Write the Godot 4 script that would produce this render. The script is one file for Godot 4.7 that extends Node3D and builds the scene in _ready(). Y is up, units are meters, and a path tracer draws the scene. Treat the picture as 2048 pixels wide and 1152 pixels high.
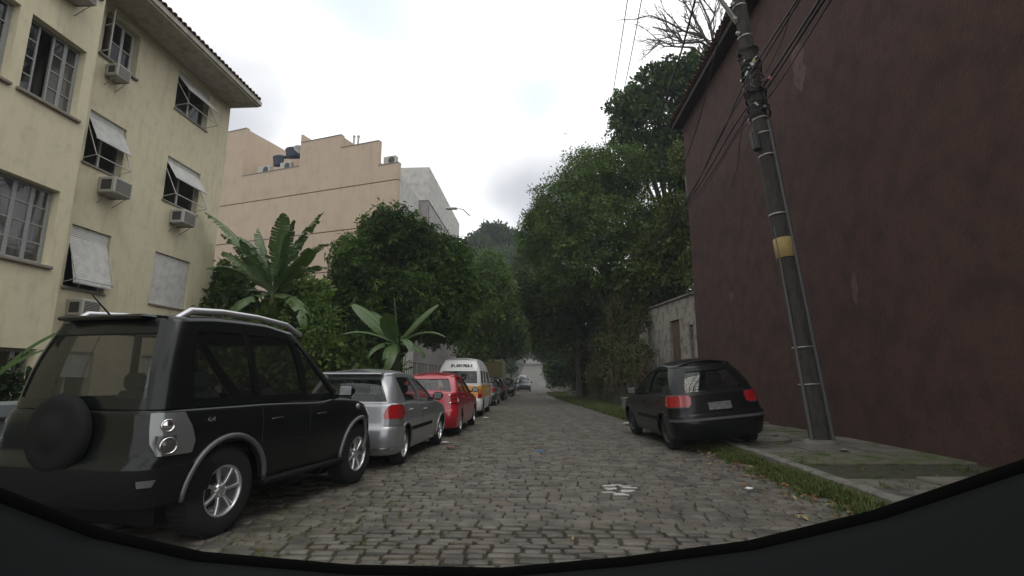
extends Node3D
# A cobbled residential street on an overcast day, seen from a car.
var rng := RandomNumberGenerator.new()

func sky_texture() -> ImageTexture:
	# overcast: bright white cloud with faint blue thin places and soft grey undersides
	var w := 768
	var h := 384
	var im := Image.create(w, h, false, Image.FORMAT_RGBF)
	var a := FastNoiseLite.new()
	a.seed = 15
	a.frequency = 1.1
	a.fractal_octaves = 5
	var b := FastNoiseLite.new()
	b.seed = 33
	b.frequency = 0.8
	b.fractal_octaves = 3
	var greys := []
	for k in 9:      # grey cloud undersides all round, one of them ahead
		var az := 0.045 + k * TAU / 9.0
		var el: float = [0.37, 0.5, 0.3, 0.42, 0.6, 0.35, 0.5, 0.3, 0.45][k]
		greys.append(Vector3(sin(az) * cos(el), sin(el), -cos(az) * cos(el)))
	for y in h:
		var el := PI / 2 - (y + 0.5) / h * PI
		for x in w:
			var az := (x + 0.5) / w * TAU
			var d := Vector3(sin(az) * cos(el), sin(el), -cos(az) * cos(el))
			var c := Color(1.36, 1.36, 1.36)
			if el < -0.02:
				im.set_pixel(x, y, Color(0.2, 0.2, 0.19))
				continue
			var blue := smoothstep(0.12, 0.5, b.get_noise_3dv(d * 1.6))
			c = c.lerp(Color(0.78, 0.87, 0.9), blue)
			var g := 0.0
			for q in greys:
				var dd: Vector3 = d - q
				dd.y *= 1.9
				g = maxf(g, smoothstep(0.27, 0.03, dd.length() + a.get_noise_3dv(d * 2.2) * 0.16))
			g = maxf(g, 0.5 * smoothstep(0.25, 0.6, a.get_noise_3dv(d * 1.3 + Vector3(7, 0, 0))))
			c = c.lerp(Color(0.6, 0.615, 0.655), g)
			im.set_pixel(x, y, c)
	return ImageTexture.create_from_image(im)

func _ready() -> void:
	rng.seed = 20240
	var cam := Camera3D.new()
	cam.name = "camera"
	cam.fov = rad_to_deg(2.0 * atan(576.0 / FOCAL))
	cam.near = 0.03
	cam.far = 3000.0
	add_child(cam)
	cam.position = Vector3(0, EYE, 0)
	cam.rotation = Vector3(atan(181.0 / FOCAL), 0, 0)
	cam.current = true
	var env := Environment.new()
	env.background_mode = Environment.BG_SKY
	var sky := Sky.new()
	var sm := PanoramaSkyMaterial.new()
	sm.panorama = sky_texture()
	sky.sky_material = sm
	env.sky = sky
	env.tonemap_mode = Environment.TONE_MAPPER_LINEAR
	env.tonemap_exposure = 1.16
	env.fog_enabled = true
	env.fog_density = 0.001
	env.fog_light_color = Color(0.93, 0.96, 1.0)
	env.sdfgi_enabled = true
	env.ssao_enabled = true
	env.ssil_enabled = true
	var we := WorldEnvironment.new()
	we.name = "environment"
	we.environment = env
	add_child(we)
	var sun := DirectionalLight3D.new()
	sun.name = "sun"
	sun.light_energy = 0.2
	sun.light_color = Color(1.0, 0.97, 0.92)
	sun.light_angular_distance = 30.0
	sun.shadow_enabled = true
	sun.rotation_degrees = Vector3(-62, 35, 0)
	add_child(sun)
	materials()
	MT.bark_dark = mk("dark_timber", Color(0.035, 0.022, 0.02), 0.9, 0.0, T["wood"], Vector3(2, 0.3, 2))
	MT.conduit = mk("dark_conduit", Color(0.085, 0.085, 0.085), 0.6, 0.3)
	car_materials()
	MT.pole = second(mk("pole_concrete", Color(0.05, 0.046, 0.04), 0.95, 0.0, T["stain"], Vector3(0.9, 0.25, 0.9), T["grit"], 1.0), T["streak"], Vector3(1.5, 0.2, 1.5))
	MT.strap = mk("steel_strap", Color(0.33, 0.32, 0.3), 0.5, 0.5)
	MT.guard = mk("pale_guard", Color(0.1, 0.097, 0.088), 0.85)
	MT.cable = mk("black_cable", Color(0.018, 0.018, 0.018), 0.6)
	MT.yellow = mk("yellow_plastic", Color(0.36, 0.26, 0.09), 0.7, 0.0, T["mottle"], Vector3(2, 2, 2))
	ground()
	cream_building()
	tan_building()
	brown_wall()
	plants()
	utility_pole()
	left_side()
	vehicles()
	litter()
	verge_things()
	bird()
	dashboard()
	print("leaf clumps ", n_leaf)

func vehicles() -> void:
	var suv := make_suv()
	suv.position = P(-3.5, 0, 5.1)
	suv.rotation.y = -0.225
	var sv := make_silver()
	place_car(sv, Vector2(-1.82, 8.87), 0.1, 0.84)
	sv.scale = Vector3.ONE * 1.05
	place_car(make_red(), Vector2(-1.34, 13.45), 0.06, 0.83)
	place_car(make_van(), Vector2(-1.12, 20.0), 0.05, 0.82)
	var bh := make_black_hatch()
	bh.position = P(4.1, 0.075, 10.7)
	bh.rotation = Vector3(0, 0.03, 0.09)
	bh.scale = Vector3.ONE * 1.13
	# more cars further along
	var far := [
		["estate_car", "dark grey car parked right behind the van's front", CM.grey_paint, S(-3.0, 0, 27.5), 0.05],
		["estate_car", "black car further along the left kerb before the bend", CM.black_paint, S(-2.95, 0, 34.0), 0.05],
		["estate_car", "dark car facing this way with a bright headlight on the left", CM.black_paint, S(-2.7, 0, 44.0), 0.05 + PI],
		["estate_car", "grey car coming head-on at the far end of the parked row", CM.grey_paint, S(-1.6, 0, 60.0), 0.03 + PI],
		["estate_car", "last dark car at the foot of the climbing road", CM.black_paint, S(-2.4, 0, 70.0), 0.05]]
	for q in far:
		var o := hatch_spec(q[2])
		o.seats = false
		var c := car(q[0], q[1], "car", o, "cars further along the street")
		c.position = q[3]
		c.rotation.y = -q[4]
	# box truck whose yellow box shows over the dark cars
	var t := thing("box_truck", "small truck with a dull yellow box beyond the van", "truck", S(-3.5, 0, 37.0), -0.05)
	var bx := M.new()
	bx.cbox(Vector3(0, 1.75, 0), Vector3(2.1, 1.9, 4.0), 0.04)
	part("cargo_box", bx.done(), mk("dull_yellow", Color(0.17, 0.15, 0.05), 0.7, 0.0, T["mottle"], Vector3(0.5, 0.5, 0.5)), t)
	var cb := M.new()
	cb.cbox(Vector3(0, 1.3, -2.75), Vector3(1.9, 1.7, 1.3), 0.2)
	part("cab", cb.done(), CM.white_paint, t)
	var ch := M.new()
	ch.cbox(Vector3(0, 0.62, -0.5), Vector3(1.2, 0.2, 5.4), 0.02)
	part("chassis", ch.done(), CM.trim, t)
	var wm := wheel_meshes(0.38, 0.23, 0.2, 8, "steel")
	for z in [1.1, -2.7]:
		for s in [-1.0, 1.0]:
			var w := Node3D.new()
			w.name = "wheel"
			t.add_child(w, true)
			w.position = Vector3(s * 0.85, 0.38, z)
			w.rotation.y = 0.0 if s > 0 else PI
			part("tyre", wm[0], CM.rubber, w)
			part("rim", wm[1], CM.iron, w)
	for q in [["small dark car standing where the road starts to climb", CM.grey_paint, -2.7, 84.0], ["small pale car half hidden higher up the climbing road", CM.silver_paint, -2.7, 93.0]]:
		var o := hatch_spec(q[1])
		o.seats = false
		var c := car("estate_car", q[0], "car", o, "cars further along the street")
		c.position = S(q[2], road_y(q[3]), q[3])
		c.rotation = Vector3(atan(0.0024 * (q[3] - 72.0)), -0.05, 0)
# ---------------------------------------------------------------- mesh building
class M:
	var st := SurfaceTool.new()
	var g := 0
	var n := 0
	func _init() -> void:
		st.begin(Mesh.PRIMITIVE_TRIANGLES)
	func sm() -> void:
		g += 1
		st.set_smooth_group(g)
	func flat() -> void:
		st.set_smooth_group(-1)
	func tri(a: Vector3, b: Vector3, c: Vector3) -> void:
		st.add_vertex(a)
		st.add_vertex(b)
		st.add_vertex(c)
		n += 1
	func quad(a: Vector3, b: Vector3, c: Vector3, d: Vector3) -> void:
		tri(a, b, c)
		tri(a, c, d)
	func face(p: Array, from: Vector3) -> void:   # a flat polygon turned away from a point
		var nn: Vector3 = (p[0] - p[2]).cross(p[0] - p[1])
		if nn.dot(p[0] - from) < 0:
			p.reverse()
		for i in range(1, p.size() - 1):
			tri(p[0], p[i], p[i + 1])
	func box(c: Vector3, s: Vector3, b := Basis()) -> void:
		cbox(c, s, 0.0, b)
	func cbox(c: Vector3, s: Vector3, ch: float, b := Basis()) -> void:
		flat()
		var h := s * 0.5
		var k := minf(ch, minf(h.x, minf(h.y, h.z)) * 0.9)
		for ax in 3:
			var u := (ax + 1) % 3
			var w := (ax + 2) % 3
			for sg in [-1, 1]:
				var q := []
				for e in [[-1, -1], [1, -1], [1, 1], [-1, 1]]:
					var v := Vector3()
					v[ax] = sg * h[ax]
					v[u] = e[0] * (h[u] - k)
					v[w] = e[1] * (h[w] - k)
					q.append(c + b * v)
				face(q, c)
		if k <= 0.0:
			return
		for ax in 3:
			var u := (ax + 1) % 3
			var w := (ax + 2) % 3
			for e in [[-1, -1], [1, -1], [1, 1], [-1, 1]]:
				var q := []
				for i in 4:
					var v := Vector3()
					v[ax] = (h[ax] - k) * (1 if i == 1 or i == 2 else -1)
					v[u] = e[0] * (h[u] - (0.0 if i < 2 else k))
					v[w] = e[1] * (h[w] - (k if i < 2 else 0.0))
					q.append(c + b * v)
				face(q, c)
		for sx in [-1, 1]:
			for sy in [-1, 1]:
				for sz in [-1, 1]:
					var sg := Vector3(sx, sy, sz)
					face([c + b * (sg * (h - Vector3(0, k, k))), c + b * (sg * (h - Vector3(k, 0, k))), c + b * (sg * (h - Vector3(k, k, 0)))], c)
	func grid(rows: Array) -> void:
		sm()
		for i in rows.size() - 1:
			var a: PackedVector3Array = rows[i]
			var b: PackedVector3Array = rows[i + 1]
			for j in a.size() - 1:
				quad(a[j], a[j + 1], b[j + 1], b[j])
	func tube(pts: Array, rads: Array, k := 8, caps := true) -> void:
		var rows := []
		var up := Vector3.UP
		for i in pts.size():
			var d: Vector3 = (pts[mini(i + 1, pts.size() - 1)] - pts[maxi(i - 1, 0)]).normalized()
			if absf(d.dot(up)) > 0.95:
				up = Vector3.RIGHT if absf(d.x) < 0.9 else Vector3.FORWARD
			var u := d.cross(up).normalized()
			var v := u.cross(d).normalized()
			up = v
			var r := PackedVector3Array()
			for j in k + 1:
				var a := TAU * (j % k) / k
				r.append(pts[i] + (u * cos(a) + v * sin(a)) * float(rads[i] if rads.size() > 1 else rads[0]))
			rows.append(r)
		grid(rows)
		if caps:
			flat()
			for e in [0, rows.size() - 1]:
				var q: Array = Array(rows[e]).slice(0, k)
				face(q, pts[1] if e == 0 else pts[e - 1])
	func lathe(prof: Array, k: int, xf := Transform3D()) -> void:   # prof: [radius, height]
		var rows := []
		for p in prof:
			var r := PackedVector3Array()
			for j in k + 1:
				var a := TAU * (j % k) / k
				r.append(xf * Vector3(cos(a) * p[0], p[1], sin(a) * p[0]))
			rows.append(r)
		grid(rows)
	func prism(poly: PackedVector2Array, depth: float, xf := Transform3D()) -> void:
		flat()
		var t := Geometry2D.triangulate_polygon(poly)
		var mid := xf * Vector3(poly[0].x, poly[0].y, depth * 0.5)
		for z in [0.0, depth]:
			for i in range(0, t.size(), 3):
				face([xf * Vector3(poly[t[i]].x, poly[t[i]].y, z), xf * Vector3(poly[t[i + 1]].x, poly[t[i + 1]].y, z), xf * Vector3(poly[t[i + 2]].x, poly[t[i + 2]].y, z)], xf * Vector3(poly[t[i]].x, poly[t[i]].y, depth * 0.5))
		for i in poly.size():
			var a := poly[i]
			var b := poly[(i + 1) % poly.size()]
			quad(xf * Vector3(a.x, a.y, 0), xf * Vector3(b.x, b.y, 0), xf * Vector3(b.x, b.y, depth), xf * Vector3(a.x, a.y, depth))
	func patch(pf: Callable, rows: Array, off: float, ns: int, thick := 0.0) -> void:   # rows: [t, s0, s1]; laid on the surface pf(s, t)
		var out := []
		var inn := []
		for r in rows:
			var a := PackedVector3Array()
			var b := PackedVector3Array()
			for j in ns + 1:
				var s: float = lerpf(r[1], r[2], float(j) / ns)
				var p: Vector3 = pf.call(s, r[0])
				var du: Vector3 = pf.call(s + 0.004, r[0]) - pf.call(s - 0.004, r[0])
				var dv: Vector3 = pf.call(s, r[0] + 0.004) - pf.call(s, r[0] - 0.004)
				var nn := du.cross(dv).normalized()
				var o := Vector3(p.x, 0, p.z - pf.call(2.5, r[0]).z)
				if nn.dot(o) < 0:
					nn = -nn
				a.append(p + nn * off)
				b.append(p + nn * (off - thick))
			out.append(a)
			inn.append(b)
		grid(out)
		if thick > 0.0:
			flat()
			for i in out.size() - 1:
				quad(out[i][0], out[i + 1][0], inn[i + 1][0], inn[i][0])
				quad(out[i][ns], out[i + 1][ns], inn[i + 1][ns], inn[i][ns])
			for j in ns:
				for i in [0, out.size() - 1]:
					quad(out[i][j], out[i][j + 1], inn[i][j + 1], inn[i][j])
	func done() -> ArrayMesh:
		st.generate_normals()
		return st.commit()

# ---------------------------------------------------------------- naming
var used := {}
func numbered(called: String) -> String:
	var k: int = used.get(called, 0)
	used[called] = k + 1
	return called if k == 0 else "%s_%03d" % [called, k]
func tag(o: Node, label := "", category := "", group := "", kind := "") -> void:
	for p in [["label", label], ["category", category], ["group", group], ["kind", kind]]:
		if p[1] != "":
			o.set_meta(p[0], p[1])
func thing(called: String, label: String, category: String, at_ := Vector3.ZERO, turn := 0.0, group := "") -> Node3D:
	var o := Node3D.new()
	o.name = numbered(called)
	add_child(o)
	o.position = at_
	o.rotation.y = turn
	tag(o, label, category, group)
	return o
func part(called: String, mesh: Mesh, m: Material, parent: Node) -> MeshInstance3D:
	var o := MeshInstance3D.new()
	o.name = called
	o.mesh = mesh
	o.material_override = m
	parent.add_child(o, true)
	return o
func solo(called: String, label: String, category: String, mesh: Mesh, m: Material, group := "") -> MeshInstance3D:
	var o := part(numbered(called), mesh, m, self)
	tag(o, label, category, group)
	return o
func struct(called: String, mesh: Mesh, m: Material) -> MeshInstance3D:
	var o := part(numbered(called), mesh, m, self)
	tag(o, "", "", "", "structure")
	return o
func copy_of(o: Node3D, label: String, at_: Vector3, turn := 0.0) -> Node3D:
	var c: Node3D = o.duplicate()
	var base_name := String(o.name)
	if base_name.right(4).begins_with("_0"):
		base_name = base_name.left(-4)
	c.name = numbered(base_name)
	add_child(c)
	c.position = at_
	c.rotation.y = turn
	c.set_meta("label", label)
	return c

# ---------------------------------------------------------------- places
const SLANT := 0.05
func P(x: float, y: float, d: float) -> Vector3:
	return Vector3(x, y, -d)
func S(lat: float, y: float, d: float) -> Vector3:   # street axes: metres to the right of the street's line, height, metres ahead
	return Vector3(lat + SLANT * d, y, -d)
const EYE := 1.42
const FOCAL := 1000.0
func at(px: float, py: float, d: float) -> Vector3:   # a survey sight line followed for d metres ahead
	var th := atan(181.0 / FOCAL)
	var u := (px - 1024.0) / FOCAL
	var v := (576.0 - py) / FOCAL
	var f := cos(th) - v * sin(th)
	return Vector3(u / f * d, EYE + (sin(th) + v * cos(th)) / f * d, -d)
func cv(a: Array, t: float) -> float:
	var k := a.size()
	if t <= a[0][0]:
		return a[0][1]
	if t >= a[k - 1][0]:
		return a[k - 1][1]
	var i := 0
	while t > a[i + 1][0]:
		i += 1
	var h: float = a[i + 1][0] - a[i][0]
	var d: float = (a[i + 1][1] - a[i][1]) / h
	var m0 := d
	var m1 := d
	if i > 0:
		var e: float = (a[i][1] - a[i - 1][1]) / (a[i][0] - a[i - 1][0])
		m0 = 0.0 if e * d <= 0 else 2.0 * e * d / (e + d)
	if i < k - 2:
		var e: float = (a[i + 2][1] - a[i + 1][1]) / (a[i + 2][0] - a[i + 1][0])
		m1 = 0.0 if e * d <= 0 else 2.0 * e * d / (e + d)
	var x: float = (t - a[i][0]) / h
	var x2 := x * x
	var x3 := x2 * x
	return (2 * x3 - 3 * x2 + 1) * float(a[i][1]) + (x3 - 2 * x2 + x) * h * m0 + (-2 * x3 + 3 * x2) * float(a[i + 1][1]) + (x3 - x2) * h * m1

# ---------------------------------------------------------------- materials
var T := {}
func noise_tex(key: String, seed_: int, freq: float, colors: Array, size := 256, octaves := 4, kind := FastNoiseLite.TYPE_SIMPLEX_SMOOTH) -> NoiseTexture2D:
	if T.has(key):
		return T[key]
	var f := FastNoiseLite.new()
	f.seed = seed_
	f.noise_type = kind
	f.frequency = freq
	f.fractal_octaves = octaves
	var t := NoiseTexture2D.new()
	t.width = size
	t.height = size
	t.seamless = true
	t.noise = f
	var g := Gradient.new()
	var off := PackedFloat32Array()
	var col := PackedColorArray()
	for c in colors:
		off.append(c[0])
		col.append(c[1] if c[1] is Color else Color(c[1], c[1], c[1]))
	g.offsets = off
	g.colors = col
	t.color_ramp = g
	T[key] = t
	return t
func mk(called: String, lin: Color, rough: float, metal := 0.0, tex: Texture2D = null, scale_ := Vector3.ONE, bump: Texture2D = null, bump_cm := 0.0) -> StandardMaterial3D:
	var m := StandardMaterial3D.new()
	m.resource_name = called
	m.albedo_color = lin.linear_to_srgb()
	m.roughness = rough
	m.metallic = metal
	m.cull_mode = BaseMaterial3D.CULL_DISABLED
	if tex:
		m.albedo_texture = tex
	if bump:
		m.heightmap_enabled = true
		m.heightmap_texture = bump
		m.heightmap_scale = bump_cm
	if tex or bump:
		m.uv1_triplanar = true
		m.uv1_world_triplanar = true
		m.uv1_scale = scale_
	return m
func second(m: StandardMaterial3D, tex: Texture2D, scale_: Vector3) -> StandardMaterial3D:   # a second, coarser pattern multiplied over the first
	m.detail_enabled = true
	m.detail_albedo = tex
	m.detail_blend_mode = BaseMaterial3D.BLEND_MODE_MUL
	m.detail_uv_layer = BaseMaterial3D.DETAIL_UV_2
	m.uv2_triplanar = true
	m.uv2_world_triplanar = true
	m.uv2_scale = scale_
	return m
func glass(called: String, lin: Color, a: float) -> StandardMaterial3D:
	var m := mk(called, lin, 0.03)
	var c := m.albedo_color
	c.a = a
	m.albedo_color = c
	m.transparency = BaseMaterial3D.TRANSPARENCY_ALPHA
	return m
func paint(called: String, lin: Color, rough := 0.3, coat := 0.8, metal := 0.0) -> StandardMaterial3D:
	var m := mk(called, lin, rough, metal)
	m.clearcoat_enabled = true
	m.clearcoat = coat
	m.clearcoat_roughness = 0.08
	return m
# ---------------------------------------------------------------- vehicles
class Shell:   # a rounded box seen from above at every height y; s runs 0 rear middle, 1-2 rear corner, 2-3 side, 3-4 front corner, 5 front middle
	var W := 0.8
	var wy := []
	var zr := []
	var zf := []
	var rc := 0.2
	var rr := 0.2
	var rf := 0.3
	var bow := 0.05
	var side := 1.0
	var cvf: Callable
	var lo := []
	var hi := []
	func pos(s: float, y: float) -> Vector3:
		var w: float = W * cvf.call(wy, y)
		var a: float = cvf.call(zr, y)
		var b: float = cvf.call(zf, y)
		var x := 0.0
		var z := 0.0
		if s < 1.0:
			x = s * (w - rc)
			z = a + bow * (x / w) * (x / w)
		elif s < 2.0:
			var q := (s - 1.0) * PI / 2
			x = w - rc + rc * sin(q)
			z = a + bow * (x / w) * (x / w) + rr * (1 - cos(q))
		elif s <= 3.0:
			x = w
			z = lerpf(a + bow + rr, b - bow - rf, s - 2.0)
		elif s < 4.0:
			var q := (s - 3.0) * PI / 2
			x = w - rc + rc * cos(q)
			z = b - bow * (x / w) * (x / w) - rf * (1 - sin(q))
		else:
			x = (5.0 - s) * (w - rc)
			z = b - bow * (x / w) * (x / w)
		return Vector3(x * side, y, -z)
	func mid(s: float, t: float) -> Vector3:   # t runs from the lower edge lo to the upper edge hi
		var ym := 0.5 * (float(lo[0][1]) + float(hi[0][1]))
		var z := -pos(s, ym).z
		return pos(s, lerpf(cvf.call(lo, z), cvf.call(hi, z), t))
	func sz(z: float, y: float) -> float:
		var a: float = float(cvf.call(zr, y)) + bow + rr
		var b: float = float(cvf.call(zf, y)) - bow - rf
		return 2.0 + (z - a) / (b - a)

var wheel_cache := {}
func wheel_meshes(r: float, rim: float, width: float, spokes: int, style: String) -> Array:
	var key := "%s%s%s%s%s" % [r, rim, width, spokes, style]
	if wheel_cache.has(key):
		return wheel_cache[key]
	var xf := Transform3D(Basis(Vector3(0, 0, 1), -PI / 2), Vector3.ZERO)   # lathe axis y -> x
	var h := width * 0.5
	var t := M.new()
	t.lathe([[rim - 0.01, -h], [rim + 0.01, -h - 0.004], [r - 0.05, -h - 0.006], [r - 0.015, -h + 0.012], [r, -h + 0.035], [r, 0.0], [r, h - 0.035], [r - 0.015, h - 0.012], [r - 0.05, h + 0.006], [rim + 0.01, h + 0.004], [rim - 0.01, h]], 40, xf)
	for k in 40:   # tread blocks
		var a := TAU * k / 40
		t.cbox(Vector3(0, cos(a), sin(a)) * (r + 0.002), Vector3(width * 0.8, 0.012, r * TAU / 40 * 0.7), 0.002, Basis(Vector3.RIGHT, a))
	var d := M.new()   # rim
	d.lathe([[rim, h - 0.002], [rim - 0.012, h + 0.004], [rim - 0.022, h - 0.006], [rim - 0.03, h - 0.05], [rim - 0.035, -h + 0.02], [0.02, -h + 0.02]], 40, xf)
	var hub := h - (0.02 if style != "steel" else 0.03)
	d.lathe([[0.0, hub + 0.014], [0.03, hub + 0.012], [0.055, hub], [0.07, hub - 0.02], [0.075, hub - 0.05]], 24, xf)
	for k in spokes:
		var a := TAU * (k + 0.3) / spokes
		var b := Basis(Vector3.RIGHT, a)
		var sw := rim * (2.1 if style == "steel" else 1.7) / spokes * (0.72 if spokes == 7 else 0.5 if spokes > 7 else 0.62)
		d.sm()
		var rows := []
		for q in [[0.05, hub - 0.004, sw * 0.75], [rim * 0.5, hub + 0.004, sw * 0.62], [rim - 0.02, hub + 0.006, sw]]:
			var row := PackedVector3Array()
			for e in [[-1.0, -0.035], [-0.9, -0.004], [-0.5, 0.0], [0.5, 0.0], [0.9, -0.004], [1.0, -0.035]]:
				row.append(b * Vector3(q[1] + e[1], q[0], e[0] * q[2] * 0.5))
			rows.append(row)
		d.grid(rows)
	for k in 5:
		var a := TAU * k / 5
		d.cbox(Vector3(hub + 0.004, cos(a) * 0.045, sin(a) * 0.045), Vector3(0.014, 0.016, 0.016), 0.003)
	var b2 := M.new()   # brake disc
	b2.lathe([[0.0, 0.0], [rim * 0.62, 0.0], [rim * 0.62, -0.02], [0.0, -0.02]], 24, xf)
	wheel_cache[key] = [t.done(), d.done(), b2.done()]
	return wheel_cache[key]

func car(called: String, label: String, category: String, o: Dictionary, group := "") -> Node3D:
	var root := thing(called, label, category, Vector3.ZERO, 0.0, group)
	var C: Dictionary = CM
	var body_m: Material = o.paint
	var B := Shell.new()
	B.cvf = cv
	B.W = o.W
	B.wy = o.wy
	B.zr = o.zr
	B.zf = o.zf
	B.rc = o.get("rc", 0.22)
	B.rr = o.get("rr", 0.2)
	B.rf = o.get("rf", 0.4)
	B.bow = o.get("bow", 0.05)
	var G := Shell.new()
	G.cvf = cv
	G.W = o.W
	G.wy = o.gwy
	G.zr = o.gzr
	G.zf = o.gzf
	G.rc = o.get("grc", 0.14)
	G.rr = o.get("grr", 0.12)
	G.rf = o.get("grf", 0.3)
	G.bow = o.get("gbow", 0.08)
	G.lo = o.top
	G.hi = o.roof
	var wr: float = o.wheel
	var ra: float = wr + o.get("arch", 0.055)
	var clear: float = o.clear
	var axles := [0.0, float(o.base)]
	# ---- body shell, one continuous skin with open wheel arches
	var ss := []
	for i in 8: ss.append(i / 8.0)
	for i in 8: ss.append(1.0 + i / 8.0)
	for i in 110: ss.append(2.0 + i / 110.0)
	for i in 10: ss.append(3.0 + i / 10.0)
	for i in 9: ss.append(4.0 + i / 8.0)
	var ymid := 0.5 * (clear + float(o.top[0][1]))
	var bm := M.new()
	var lines := [[], []]
	for sd in [1.0, -1.0]:
		B.side = sd
		var cols := []
		for s in ss:
			var z := -B.pos(s, ymid).z
			var yb := clear
			var xin := 0.0
			for zc in axles:
				if absf(z - zc) < ra and s > 1.5 and s < 3.7:
					yb = maxf(yb, wr + sqrt(ra * ra - (z - zc) * (z - zc)))
			var yt: float = cv(o.top, z)
			yb = minf(yb, yt - 0.12)
			var col := PackedVector3Array()
			for t in [0.0, 0.06, 0.14, 0.24, 0.34, 0.44, 0.52, 0.6, 0.68, 0.76, 0.84, 0.91, 0.96, 1.0]:
				var p := B.pos(s, lerpf(yb, yt - 0.05, t))
				if t == 0.0:
					p.x -= sd * 0.012
				col.append(p)
			var e := B.pos(s, yt - 0.05)
			var inn := Vector3(e.x, 0, e.z + (float(o.base) * 0.5)) * -1.0
			inn = inn.normalized() if s < 1.6 or s > 3.4 else Vector3(-sd, 0, 0)
			for q in [[0.006, 0.022], [0.022, 0.04], [0.05, 0.05]]:
				col.append(Vector3(e.x, yt - 0.05 + q[1], e.z) + inn * q[0])
			lines[0 if sd > 0 else 1].append(col[col.size() - 1])
			cols.append(col)
		bm.grid(cols)
	var c0: float = o.cabin[0]
	var c1: float = o.cabin[1]
	var rows := []
	for i in ss.size():
		var a: Vector3 = lines[0][i]
		var b: Vector3 = lines[1][i]
		var row := PackedVector3Array()
		for k in 11:
			var q := k / 10.0
			var x := lerpf(a.x, b.x, q)
			var e := 1.0 - pow(absf(q * 2 - 1), 2.0)
			row.append(Vector3(x, a.y + e * o.get("crown", 0.035) * clampf(absf(a.x) / 0.5, 0, 1), a.z))
		rows.append(row)
	bm.sm()
	for i in rows.size() - 1:
		var z: float = -rows[i][0].z
		for k in 10:
			if z > c0 and z < c1 and k > 0 and k < 9:
				continue
			bm.quad(rows[i][k], rows[i][k + 1], rows[i + 1][k + 1], rows[i + 1][k])
	part("body", bm.done(), body_m, root)
	# ---- underbody, wheel wells, cabin floor and dashboard
	var um := M.new()
	var zr0: float = cv(o.zr, ymid)
	var zf0: float = cv(o.zf, ymid)
	um.cbox(Vector3(0, clear + 0.13, -(zr0 + zf0) * 0.5), Vector3(2 * (o.W - 0.27), 0.3, zf0 - zr0 - 0.25), 0.02)
	for zc in axles:
		um.cbox(Vector3(0, wr + 0.09, -zc), Vector3(2 * (o.W - 0.26), wr * 1.5, 2 * ra + 0.1), 0.02)
	um.cbox(Vector3(0, float(o.top[0][1]) - 0.28, -(c0 + 0.2)), Vector3(2 * o.W - 0.3, 0.05, 0.5), 0.01)
	um.cbox(Vector3(0, float(cv(o.top, c1)) - 0.11, -(c1 - 0.18)), Vector3(2 * o.W - 0.3, 0.16, 0.4), 0.05)
	part("underbody", um.done(), C.trim, root)
	# ---- glasshouse: frame with real openings and panes set back in them
	var fm := M.new()
	var wins: Array = o.windows     # [kind, t0, t1, then four of s (rear, front) or four of z at the lower and upper edge]
	var panes := []
	for sd in [1.0, -1.0]:
		G.side = sd
		var pf := G.mid
		var edges := []
		for w in wins:
			var q: Array = w.slice(3)
			if w[0] == "side":
				var yl: float = cv(o.top, 0.5 * (float(q[0]) + float(q[1])))
				var yh: float = cv(o.roof, 0.5 * (float(q[2]) + float(q[3])))
				q = [G.sz(q[0], yl), G.sz(q[1], yl), G.sz(q[2], yh), G.sz(q[3], yh)]
			edges.append(q)
		var ts := [0.0, 0.2, 0.4, 0.6, 0.8, 1.0]
		for i in wins.size():
			var e: Array = edges[i]
			var t0: float = wins[i][1]
			var t1: float = wins[i][2]
			var l := func(t: float): return lerpf(e[0], e[2], t)
			var r := func(t: float): return lerpf(e[1], e[3], t)
			fm.patch(pf, [[0.0, l.call(0.0), r.call(0.0)], [t0, l.call(t0), r.call(t0)]], 0.0, 12, 0.035)
			fm.patch(pf, [[t1, l.call(t1), r.call(t1)], [lerpf(t1, 1.0, 0.5), l.call(lerpf(t1, 1.0, 0.5)), r.call(lerpf(t1, 1.0, 0.5))], [1.0, l.call(1.0), r.call(1.0)]], 0.0, 12, 0.035)
			if i + 1 < wins.size():
				var e2: Array = edges[i + 1]
				var rws := []
				for t in ts:
					rws.append([t, lerpf(e[1], e[3], t), lerpf(e2[0], e2[2], t)])
				fm.patch(pf, rws, 0.0, 8, 0.04)
			var pm := M.new()
			var prow := []
			for k in 6:
				var t := lerpf(t0 - 0.01, t1 + 0.01, k / 5.0)
				prow.append([t, l.call(t) - 0.02, r.call(t) + 0.02])
			pm.patch(pf, prow, -0.014, 14)
			panes.append([{"rear": "rear_window", "side": "side_window", "front": "windshield"}[wins[i][0]], pm.done(), wins[i][0]])
	# roof
	var rl := [[], []]
	for sd in [1.0, -1.0]:
		G.side = sd
		var cols := []
		for s in ss:
			var e := G.mid(s, 1.0)
			var inn := Vector3(0, 0, -(e.z - G.mid(2.5, 1.0).z)).normalized() if s < 1.3 or s > 3.7 else Vector3(-sd, 0, 0)
			var col := PackedVector3Array()
			for q in [[0.0, 0.0], [0.012, 0.022], [0.04, 0.04], [0.09, 0.05]]:
				col.append(e + inn * q[0] + Vector3(0, q[1] * o.get("roof_round", 1.0), 0))
			cols.append(col)
			rl[0 if sd > 0 else 1].append(col[3])
		fm.grid(cols)
	rows = []
	for i in ss.size():
		var row := PackedVector3Array()
		for k in 11:
			var q := k / 10.0
			var p: Vector3 = rl[0][i].lerp(rl[1][i], q)
			p.y += (1.0 - pow(absf(q * 2 - 1), 2.0)) * o.get("roof_crown", 0.045) * clampf(absf(rl[0][i].x) / 0.4, 0, 1)
			row.append(p)
		rows.append(row)
	fm.grid(rows)
	part("cabin_frame", fm.done(), o.get("roof_paint", body_m), root)
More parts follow.
